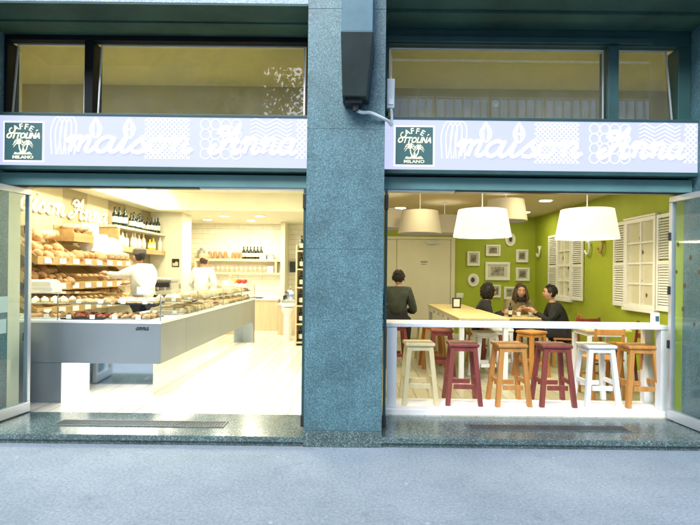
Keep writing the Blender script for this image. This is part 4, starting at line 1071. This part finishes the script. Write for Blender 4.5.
# ------------------------------------------------------------------ lamps
def area(name, loc, size, energy, col, rot=(0,0,0), sy=None, shape='DISK'):
    l = bpy.data.lights.new(name, 'AREA'); l.shape = shape; l.size = size*U; l.energy = energy*U*U*GS; l.color = col
    if sy: l.size_y = sy*U
    o = bpy.data.objects.new(name, l); COL.objects.link(o); o.location = Vector(loc)*U; o.rotation_euler = rot; return o
def point(name, loc, r, energy, col):
    l = bpy.data.lights.new(name, 'POINT'); l.shadow_soft_size = r*U; l.energy = energy*U*U*GS; l.color = col
    o = bpy.data.objects.new(name, l); COL.objects.link(o); o.location = Vector(loc)*U; return o
def shademat(name, col, e):
    m, nt, b, out = nodes_of(name)
    vec = objcoord(nt, (1, 1, 30)); no = N(nt, 'ShaderNodeTexNoise', Scale=9, Detail=3); nt.links.new(vec, no.inputs['Vector'])
    mr = N(nt, 'ShaderNodeMapRange'); mr.inputs['To Min'].default_value = .85; mr.inputs['To Max'].default_value = 1.1; nt.links.new(no.outputs['Fac'], mr.inputs['Value'])
    mx = N(nt, 'ShaderNodeVectorMath', operation='MULTIPLY'); mx.inputs[0].default_value = col; nt.links.new(mr.outputs[0], mx.inputs[1])
    nt.links.new(mx.outputs[0], b.inputs['Base Color']); nt.links.new(mx.outputs[0], b.inputs['Emission Color']); b.inputs['Emission Strength'].default_value = e*GS
    b.inputs['Roughness'].default_value = .8
    return m
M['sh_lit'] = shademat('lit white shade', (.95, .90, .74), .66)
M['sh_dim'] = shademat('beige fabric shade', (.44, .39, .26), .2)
M['diff'] = glow('lamp diffuser', (1, .95, .8), 1.6)
def pendant(x, y, z, D, H, lit, label, power):
    t = thing('pendant_lamp', label, 'lamp', (x, y, z), 'drum pendant lamps in the cafe')
    r0, r1 = D/2, D/2*.84
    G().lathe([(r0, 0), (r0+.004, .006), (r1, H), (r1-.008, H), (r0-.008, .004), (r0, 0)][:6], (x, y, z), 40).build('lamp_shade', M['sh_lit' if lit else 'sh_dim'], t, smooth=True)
    G().lathe([(0, 0), (r0-.012, 0), (r0-.012, .004), (0, .005)], (x, y, z+.012), 40).build('diffuser', M['diff'], t)
    top = 3.129 if y > 6.85 else 4.219
    G().tube([(x, y, z+.02), (x, y, top)], .007, 6).build('cord', M['white'], t); G().lathe([(.05, 0), (.05, .03), (0, .03)], (x, y, top-.031), 16).build('ceiling_rose', M['white'], t)
    area('lamp_light', (x, y, z-.01), D*.8, power, (1, .86, .60))
pendant(.50, 9.0, 2.50, .70, .34, False, 'beige pendant lamp half hidden by the granite pillar', 4)
pendant(1.03, 8.4, 2.37, .72, .38, False, 'beige pendant lamp over the white double door', 6)
pendant(1.72, 10.0, 2.50, .72, .36, False, 'farthest beige pendant lamp between its larger neighbours', 6)
pendant(1.71, 6.92, 2.22, .78, .37, True, 'bright white pendant lamp left of centre over the bar', 20)
pendant(2.56, 8.7, 2.63, .72, .37, False, 'high beige pendant lamp partly behind the left bright one', 6)
pendant(3.16, 6.92, 2.21, .82, .40, True, 'bright white pendant lamp at the right in front of the shutters', 20)
def downlight(x, y, z, label, power, d=.13, col=(1, .95, .74)):
    t = thing('ceiling_spot', label, 'spotlight', (x, y, z-.02), 'recessed ceiling spots')
    G().lathe([(d, 0), (d+.02, .004), (d+.02, .018), (d*.8, .018)][:4], (x, y, z-.019), 20).build('ring', M['white'], t); G().lathe([(0, 0), (d*.85, 0), (d*.85, .004), (0, .004)], (x, y, z-.024), 20).build('lamp', M['spot'], t)
    area('spot_light', (x, y, z-.04), d*1.6, power, col)
for x, y, l in ((-4.05, 13.4, 'left of the row in the bakery ceiling'), (-3.35, 12.5, 'second of the row in the bakery ceiling'), (-2.9, 13.5, 'third of the row in the bakery ceiling'), (-2.45, 12.4, 'above the back cabinet in the bakery')):
    downlight(x, y, 3.1, 'glowing round ceiling spot '+l, 26)
for x, y, l in ((-3.9, 7.6, 'over the bakers near the street'), (-3.9, 9.6, 'over the bakers farther in'), (-1.9, 7.6, 'over the customer floor near the street'), (-1.9, 9.6, 'over the customer floor farther in')):
    downlight(x, y, 3.5, 'ceiling spot '+l, 46, .16)
for x, y, l in ((3.55, 9.5, 'in front of the farther shutters'), (3.75, 11.3, 'near the picture wall'), (.9, 10.8, 'before the double door'), (2.9, 8.0, 'over the middle of the cafe'), (1.0, 7.6, 'near the pillar')):
    downlight(x, y, 3.13, 'round cafe ceiling spot '+l, 10, .13, (1, .86, .55))
# cove light along the bulkhead, case light, kick light
t = thing('cove_light', 'bright strip light along the ceiling bulkhead over the bread wall', 'strip light', (-4.5, 9, 3.3))
G().box(-4.60, -4.57, 7.0, 11.4, 3.40, 3.44).build('strip', M['spot'], t)
area('cove_glow', (-4.2, 9.2, 3.42), .2, 24, (1, .92, .66), (0, pi/2*.6, 0), 4.2, 'RECTANGLE')
area('case_glow', (-2.75, 9.2, 1.398), .1, 8, (1, .93, .75), (0, 0, 0), 4.4, 'RECTANGLE')
area('case_glow_front', (-3.6, 6.3, 1.398), 2.2, 5, (1, .95, .85), (0, 0, 0), .1, 'RECTANGLE')
area('kick_glow', (-2.48, 8.8, .56), .06, 14, (1, .93, .75), (0, 0, 0), 4.6, 'RECTANGLE')
area('kick_glow_front', (-3.0, 6.3, .56), 1.0, 5, (1, .95, .85), (0, 0, 0), .08, 'RECTANGLE')

# ------------------------------------------------------------------ people
def skin_geo(nodes, edges, root, sub=1):
    import bmesh
    me = bpy.data.meshes.new('s'); bm = bmesh.new(); ly = bm.verts.layers.skin.verify(); vs = {}
    for k, (p, r) in nodes.items():
        v = bm.verts.new(p); v[ly].radius = (r, r) if not isinstance(r, tuple) else r; v[ly].use_root = (k == root); vs[k] = v
    for a, b in edges: bm.edges.new((vs[a], vs[b]))
    bm.to_mesh(me); bm.free()
    o = bpy.data.objects.new('s', me); COL.objects.link(o)
    s = o.modifiers.new('s', 'SKIN'); s.use_smooth_shade = True
    q = o.modifiers.new('q', 'SUBSURF'); q.levels = sub
    dg = bpy.context.evaluated_depsgraph_get(); ev = o.evaluated_get(dg); m2 = ev.to_mesh()
    g = G().add([v.co.copy() for v in m2.vertices], [tuple(p.vertices) for p in m2.polygons])
    ev.to_mesh_clear(); bpy.data.objects.remove(o); bpy.data.meshes.remove(me)
    return g
def person(loc, rz, label, J, top, leg='trous', hair='hair_d', hairkind='short', hat=None, apron=None, head_yaw=0, head_pitch=0, scarf=None):
    """J: joints in metres facing -Y"""
    J = {k: Vector(v) for k, v in J.items()}
    rad = dict(pel=.13, spi=.12, che=.135, nec=.055, hb=.055, shL=.062, shR=.062, elL=.042, elR=.042, wrL=.028, wrR=.028, hiL=.088, hiR=.088, knL=.058, knR=.058, anL=.038, anR=.038, toL=.034, toR=.034)
    edges = [('pel','spi'),('spi','che'),('che','nec'),('nec','hb'),('che','shL'),('che','shR'),('shL','elL'),('shR','elR'),('elL','wrL'),('elR','wrR'),('pel','hiL'),('pel','hiR'),('hiL','knL'),('hiR','knR'),('knL','anL'),('knR','anR'),('anL','toL'),('anR','toR')]
    k = 1/U
    g = skin_geo({a: (J[a], rad[a]*.92) for a in J}, edges, 'pel')
    # head
    hc = J['hb']+Vector((0, -.015, .085))
    Hr = Euler((head_pitch, 0, head_yaw)).to_matrix()
    def hf(d):
        q = 1.0
        if d.y < -.2 and d.z < -.2: q -= .04*(-d.z)
        if d.y < -.75 and abs(d.x) < .2 and -.3 < d.z < .15: q += .13*(1-abs(d.x)/.2)   # nose
        if d.y < -.6 and .12 < abs(d.x) < .5 and .02 < d.z < .3: q -= .05             # eye sockets
        if d.z < -.45: q *= 1-.10*abs(d.x)
        return q
    g.ball(hc, (.074, .092, .112), 24, 18, rot=Hr, fn=hf)
    for s_ in (-1, 1):
        g.ball(hc+Hr @ Vector((s_*.076, .01, -.005)), (.012, .02, .03), 8, 6, rot=Hr)      # ears
        g.ball(hc+Hr @ Vector((s_*.030, -.078, .012)), .008, 8, 6, 1)                     # eyes
        g.tube([hc+Hr @ Vector((s_*.015, -.088, .033)), hc+Hr @ Vector((s_*.045, -.077, .034))], .0045, 5, 1)
    g.tube([hc+Hr @ Vector((-.022, -.083, -.052)), hc+Hr @ Vector((0, -.089, -.053)), hc+Hr @ Vector((.022, -.083, -.052))], .006, 6, 2)
    # hands
    for s_ in ('L', 'R'):
        w = J['wr'+s_]; d = (w-J['el'+s_]).normalized(); side = d.cross(Vector((0, 0, 1)))
        side = side.normalized() if side.length > .1 else Vector((1, 0, 0)); nn = side.cross(d).normalized()
        g.tube([w-d*.01, w+d*.03, w+d*.06, w+d*.09], [.024, .032, .034, .028], 10)
        for i, (o_, ln) in enumerate(((-.027, .062), (-.009, .072), (.009, .067), (.026, .052))):
            b = w+d*.08+side*o_
            g.tube([b, b+d*ln*.45-nn*.004, b+d*ln*.8-nn*.018, b+d*ln-nn*.03], [.0095, .009, .008, .006], 6)
        sg = 1 if s_ == 'L' else -1
        b = w+d*.03+side*sg*.028
        g.tube([b, b+d*.025+side*sg*.022, b+d*.05+side*sg*.026], [.012, .010, .007], 6)
    g.v = [p*k for p in g.v]
    o = g.build('person', [M['skin'], M['hair_d'], M['lip']], None, loc, local=True)
    o.data.polygons.foreach_set('use_smooth', [True]*len(o.data.polygons))
    o.rotation_euler = (0,0,rz); tag(o, label, 'person')
    OFF[o.name] = Vector((0,0,0))
    def cloth(name, keys, ex, m, root, sub=1, over=None):
        n = {}
        for a in keys: n[a] = (J[a], rad[a]+ex)
        if over:
            for a, v in over.items(): n[a] = v
        e = [q for q in edges if q[0] in n and q[1] in n]
        c = skin_geo(n, e, root, sub); c.v = [p*k for p in c.v]; return c.build(name, M[m], o, smooth=True)
    nb = J['che'].lerp(J['nec'], .98)
    wl = lambda a, b, t_: J[a].lerp(J[b], t_)
    ov = {'nec': (nb, .072), 'wrL': (wl('elL', 'wrL', .93), .042), 'wrR': (wl('elR', 'wrR', .93), .042), 'elL': (J['elL'], .056), 'elR': (J['elR'], .056), 'pel': (J['pel'], .165)}
    cloth('jacket', ['pel','spi','che','nec','shL','shR','elL','elR','wrL','wrR'], .042, top, 'pel', 1, ov)
    cloth('trousers', ['pel','hiL','hiR','knL','knR','anL','anR'], .018, leg, 'pel')
    for s_ in ('L', 'R'):
        c = G().tube([J['an'+s_]+Vector((0,.02,-.04)), J['an'+s_]+(J['to'+s_]-J['an'+s_])*.5+Vector((0,0,-.01)), J['to'+s_]+(J['to'+s_]-J['an'+s_]).normalized()*.04], [.045, .045, .035], 10)
        c.v = [p*k for p in c.v]; c.build('shoe', M['shoe'], o, smooth=True)
    # hair
    h = G(); rr = random.Random(int(loc[0]*50))
    hn = lambda d: 1+.06*noise.noise(d*4+Vector((loc[0], 0, 0)))
    if hairkind == 'short':
        h.ball(hc+Hr @ Vector((0, .020, .022)), (.084, .092, .104), 20, 14, rot=Hr, fn=hn)
    elif hairkind == 'curly':
        h.ball(hc+Hr @ Vector((0, .035, .01)), (.125, .115, .14), 24, 18, rot=Hr, fn=lambda d: 1+.14*noise.noise(d*5))
        for i in range(260):
            a, b = rr.uniform(0, 2*pi), rr.uniform(-.8, 1); d = Vector((math.cos(a)*math.sqrt(1-b*b), math.sin(a)*math.sqrt(1-b*b), b))
            if d.y < -.5: continue
            h.ball(hc+Hr @ Vector((d.x*.125, .035+d.y*.115, .0+d.z*.145)), rr.uniform(.009, .018), 6, 4)
    elif hairkind == 'long':
        h.ball(hc+Hr @ Vector((0, .024, .022)), (.092, .098, .112), 22, 16, rot=Hr, fn=hn)
        for i in range(26):
            a = -.55+(pi+1.1)*i/25; c_ = Vector((math.cos(a)*.088, .02+math.sin(a)*.085, 0))
            h.tube([hc+Hr @ (c_*.95+Vector((0,0,.05))), hc+Hr @ (c_*1.12+Vector((0,0,-.03))), hc+Hr @ (c_*1.25+Vector((rr.uniform(-.01,.01),.0,-.12))), hc+Hr @ (c_*1.05+Vector((0,0,-.19)))], [.02, .028, .026, .008], 6)
    for i in range(130 if hairkind != 'curly' and not hat else 0):   # loose locks so the outline is uneven
        a, b = rr.uniform(0, 2*pi), rr.uniform(-.35, 1); d = Vector((math.cos(a)*math.sqrt(1-b*b), math.sin(a)*math.sqrt(1-b*b), b))
        if d.y < -.45 and b < .55: continue
        c0 = hc+Hr @ Vector((d.x*.084, .02+d.y*.092, .022+d.z*.103)); tt = Vector((rr.gauss(0, .3), .3, -.8))*.045
        h.tube([c0-tt*.5, c0+Hr @ (d*.008), c0+tt*.8], [.006, .012, .003], 5)
    h.v = [p*k for p in h.v]; h.build('hair', M[hair], o, smooth=True)
    if hat:
        c = G()
        if hat == 'capd':
            c.lathe([(.094, 0), (.098, .03), (.09, .075), (.05, .10), (0, .105)], hc+Vector((0, .012, .028)), 20)
            c.prism([(-.07, -.07), (-.05, -.14), (0, -.16), (.05, -.14), (.07, -.07)], lambda u, v, w: tuple(hc+Vector((u, v, w))), .035, .043)
        else:
            c.lathe([(.090, 0), (.092, .045), (.105, .075), (.095, .115), (.05, .13), (0, .132)], hc+Vector((0, .012, .025)), 20)
        c.v = [p*k for p in c.v]; c.build('cap', M[hat], o, smooth=True)
    if scarf:
        c = G().lathe([(.07, -.02), (.105, -.01), (.115, .025), (.095, .055), (.065, .06)], J['nec']+Vector((0, -.01, 0)), 18); c.v = [p*k for p in c.v]; c.build('scarf', M[scarf], o, smooth=True)
    if apron:
        c = G().hexa([(-.15, -.15, .45), (.15, -.15, .45), (.17, .1, .45), (-.17, .1, .45)], [(-.14, -.14, .98), (.14, -.14, .98), (.16, .1, .98), (-.16, .1, .98)]); c.v = [p*k for p in c.v]; c.build('apron', M[apron], o)
    return o
def stand(lean=0, **kw):
    J = dict(pel=(0,0,.96), spi=(0,-.02-lean*.1,1.12), che=(0,-.02-lean*.35,1.32), nec=(0,-.03-lean*.5,1.47), hb=(0,-.04-lean*.6,1.53),
             shL=(.17,-.02-lean*.42,1.40), shR=(-.17,-.02-lean*.42,1.40), elL=(.24,.0-lean*.4,1.13), elR=(-.24,0-lean*.4,1.13), wrL=(.24,-.16-lean*.4,.96), wrR=(-.24,-.16-lean*.4,.96),
             hiL=(.09,0,.90), hiR=(-.09,0,.90), knL=(.10,-.02,.49), knR=(-.10,-.02,.49), anL=(.11,.02,.09), anR=(-.11,.02,.09), toL=(.13,-.12,.035), toR=(-.13,-.12,.035))
    J.update(kw); return J
def sit(lean=0, up=0, **kw):
    J = dict(pel=(0,0,.56), spi=(0,-.0-lean*.15,.72), che=(0,-.01-lean*.4,.91), nec=(0,-.02-lean*.6,1.06), hb=(0,-.03-lean*.7,1.12),
             shL=(.17,-.01-lean*.5,.99), shR=(-.17,-.01-lean*.5,.99), elL=(.24,-.12-lean*.5,.78), elR=(-.24,-.12-lean*.5,.78), wrL=(.12,-.34-lean*.4,.80), wrR=(-.12,-.34-lean*.4,.80),
             hiL=(.09,-.03,.53), hiR=(-.09,-.03,.53), knL=(.12,-.42,.52), knR=(-.12,-.42,.52), anL=(.12,-.44,.09), anR=(-.12,-.44,.09), toL=(.13,-.57,.035), toR=(-.13,-.57,.035))
    for q in ('spi','che','nec','hb','shL','shR','elL','elR'): J[q] = (J[q][0], J[q][1], J[q][2]-.075+up)
    J['pel'] = (0, 0, .53+up)
    for q in ('hiL','hiR'): J[q] = (J[q][0], J[q][1], J[q][2]+up)
    J.update(kw); return J
# two bakers behind the counter, seen from behind or side
person((-3.56, 8.35, .1), -pi*.62, 'baker in white jacket and grey cap reaching toward the bread rack',
       stand(.1, elL=(.24,-.26,1.33), wrL=(.22,-.50,1.36), elR=(-.22,-.22,1.24), wrR=(-.16,-.46,1.22)), 'shirt_w', hat='capd', head_yaw=-.2)
person((-3.6, 11.5, .1), pi*.95, 'second baker in white shirt and cream cap near the back shelves',
       stand(.12, elL=(.27,-.05,1.14), wrL=(.18,-.24,1.05), elR=(-.27,-.05,1.14), wrR=(-.18,-.24,1.05)), 'shirt_w', hair='hair_b', hat='hatc')
# customers
person((2.24, 9.3, .1), pi/2-.25, 'seated woman with black curly hair seen from the side in dark coat', sit(.2), 'coat_b', hairkind='curly', head_yaw=.1)
person((3.06, 9.66, .1), 0, 'seated woman facing the street in beige jacket and dark scarf', sit(.28, wrL=(.06,-.36,.84), wrR=(-.1,-.38,.82)), 'jk_beige', hair='hair_b', hairkind='long', scarf='coat_b', head_yaw=-.1)
person((3.60, 8.78, .1), -pi/2-.2, 'seated man in black coat leaning left over the small table', sit(.22, wrL=(.1,-.42,.84), wrR=(-.1,-.44,.84)), 'coat_b', hairkind='short', head_yaw=.05)
person((.66, 8.6, .1), pi*.93, 'man in dark green coat seen from behind beside the granite pillar', sit(.3, up=.20, elL=(.27,-.1,.82), elR=(-.27,-.1,.82), wrL=(.12,-.36,.84), wrR=(-.12,-.36,.84), knL=(.14,-.36,.66), knR=(-.14,-.36,.66), anL=(.13,-.3,.3), anR=(-.13,-.3,.3), toL=(.14,-.42,.25), toR=(-.14,-.42,.25)), 'coat_g', hairkind='short', head_pitch=.1)
person((.36, 9.4, .1), -pi*.35, 'person facing the green-coated man, half hidden by the granite pillar', sit(.1, up=.22), 'coat_b', hair='hair_b', hairkind='short')
# cups on the customers' table
for x, y, l in ((2.85, 8.85, 'white cup at the left of the customers table'), (3.1, 8.95, 'white cup at the middle of the customers table')):
    t = thing('coffee_cup', l, 'cup', (x, y, .96)); G().lathe([(.05, 0), (.07, .012), (0, .01)], (x, y, .961), 16).build('saucer', M['white'], t, smooth=True)
    G().lathe([(.025, 0), (.045, .065), (.04, .065), (.02, .01), (0, .01)], (x, y, .975), 14).build('cup', M['white'], t, smooth=True)
b = bottle('drink_bottle', 'dark_glass', 'label_p', .24, .035); b.location = Vector((2.68, 8.78, .961))*U; tag(b, 'small dark drink bottle on the customers table', 'bottle')

# ------------------------------------------------------------------ across the street (seen only as reflections)
t = thing('opposite_building', 'pale building with rows of windows across the street', 'building', (0, -17, 0))
G().box(-2.3, 40, -24, -17, -.1, 20).build('wall', M['bld'], t)
G().box(-2.3, 40, -17.3, -16.6, 20.001, 20.5).build('cornice', M['bld'], t)
proto = None
for fl, z in enumerate((2.1, 5.0, 7.9, 10.75, 14.5)):
    for i in range(12):
        x = -.4+i*3.1
        if proto is None:
            proto = G().box(-1.5, 1.5, -.02, .02, 0, 1.6).build('window', M['bld_win'], None, local=True); proto.parent = t
            g2 = G()
            for xx in (-1.5, -1.0, -.5, 0, .5, 1.0, 1.42): g2.box(xx, xx+.09, .03, .12, 0, 1.6)
            g2.box(-1.5, 1.51, .03, .1, -.08, 0).box(-1.5, 1.51, .03, .1, 1.6, 1.68)
            fr_ = g2.build('frame', M['bld_frame'], proto)
            proto.location = Vector((x, .0+.03, z))*U
        else:
            w_ = proto.copy(); COL.objects.link(w_); w_.parent = t; w_.location = Vector((x, .03, z))*U
            f_ = fr_.copy(); COL.objects.link(f_); f_.parent = w_
t = thing('opposite_building', 'tall plain building far across the street left of the tree', 'building', (-20, -26, 0))
G().box(-45, -8.4, -32, -26, -.1, 24).build('wall', M['bld'], t); G().hexa([(-45.3,-32,24.001),(-6.9,-32,24.001),(-6.9,-25.7,24.001),(-45.3,-25.7,24.001)], [(-43,-29.5,26),(-9,-29.5,26),(-9,-28.5,26),(-43,-28.5,26)]).build('roof', M['bark'], t)
t = thing('street_tree', 'leafy plane tree on the opposite pavement', 'tree', (-4.2, -7.5, 0))
g = G().tube([(-4.2, -7.5, -.1), (-4.15, -7.5, 2.5), (-4.3, -7.4, 5), (-4.2, -7.3, 8)], [.28, .22, .17, .08], 10)
for i in range(9):
    a = i*2.3; g.tube([(-4.25, -7.4, 4+i*.35), (-4.25+math.cos(a)*1.2, -7.4+math.sin(a)*1.0, 5.2+i*.4), (-4.25+math.cos(a)*2.2, -7.4+math.sin(a)*1.9, 6.2+i*.4)], [.09, .06, .02], 6)
g.build('trunk', M['bark'], t, smooth=True)
g = G(); rr = random.Random(2)
for i in range(4200):
    cl = rr.randrange(26); r2 = random.Random(cl)
    c = Vector((-4.2+r2.uniform(-1.2, 2.2), -7.4+r2.uniform(-1.8, 1.8), 7.2+r2.uniform(-1.8, 4.4)))
    p = c+Vector((rr.gauss(0, .5), rr.gauss(0, .5), rr.gauss(0, .4))); a = Euler((rr.uniform(0, 6), rr.uniform(0, 6), 0)).to_matrix(); s = .09
    g.add([p+a @ Vector(q) for q in ((-s, 0, 0), (0, -s*.7, 0), (s*1.2, 0, 0), (0, s*.7, 0))], [(0, 1, 2, 3)])
g.build('crown', M['leafs'], t)

# ------------------------------------------------------------------ world, sun, camera
w = bpy.data.worlds.new('World'); sc.world = w; w.use_nodes = True; nt = w.node_tree
bg = nt.nodes['Background']; sky = nt.nodes.new('ShaderNodeTexSky'); sky.sky_type = 'NISHITA'; sky.sun_disc = False
SE, SA = math.radians(42), math.radians(200)
sky.sun_elevation = SE; sky.sun_rotation = SA; sky.air_density = 1.0; sky.dust_density = 1.5; sky.ozone_density = 1.5
nt.links.new(sky.outputs[0], bg.inputs[0]); bg.inputs[1].default_value = .15
sl = bpy.data.lights.new('sun', 'SUN'); sl.energy = 1.5; sl.angle = math.radians(30); sl.color = (.95, .985, 1)
so = bpy.data.objects.new('sun', sl); COL.objects.link(so)
dirn = Vector((math.sin(SA)*math.cos(SE), math.cos(SA)*math.cos(SE), math.sin(SE)))   # towards the sun
so.rotation_euler = dirn.to_track_quat('Z', 'Y').to_euler(); so.location = (0, -5, 10)

cd = bpy.data.cameras.new('camera'); cam = bpy.data.objects.new('camera', cd); COL.objects.link(cam)
cam.location = (0, 0, 1.7*U); cam.rotation_euler = (Matrix.Rotation(pi/2, 3, 'X') @ Matrix.Rotation(math.radians(.65), 3, 'Z')).to_euler()
cd.sensor_width = 36; cd.lens = 36*500/700; cd.clip_end = 2000; cd.clip_start = .05
cd.shift_x = -8/700; cd.shift_y = 10.5/700
sc.camera = cam
vs = sc.view_settings; vs.view_transform = 'Standard'; vs.look = 'None'; vs.gamma = 1; vs.use_curve_mapping = False; vs.exposure = EXPO
sc.cycles.max_bounces = 8; sc.cycles.transparent_max_bounces = 16; sc.cycles.use_denoising = True
sc.cycles.sample_clamp_indirect = 8
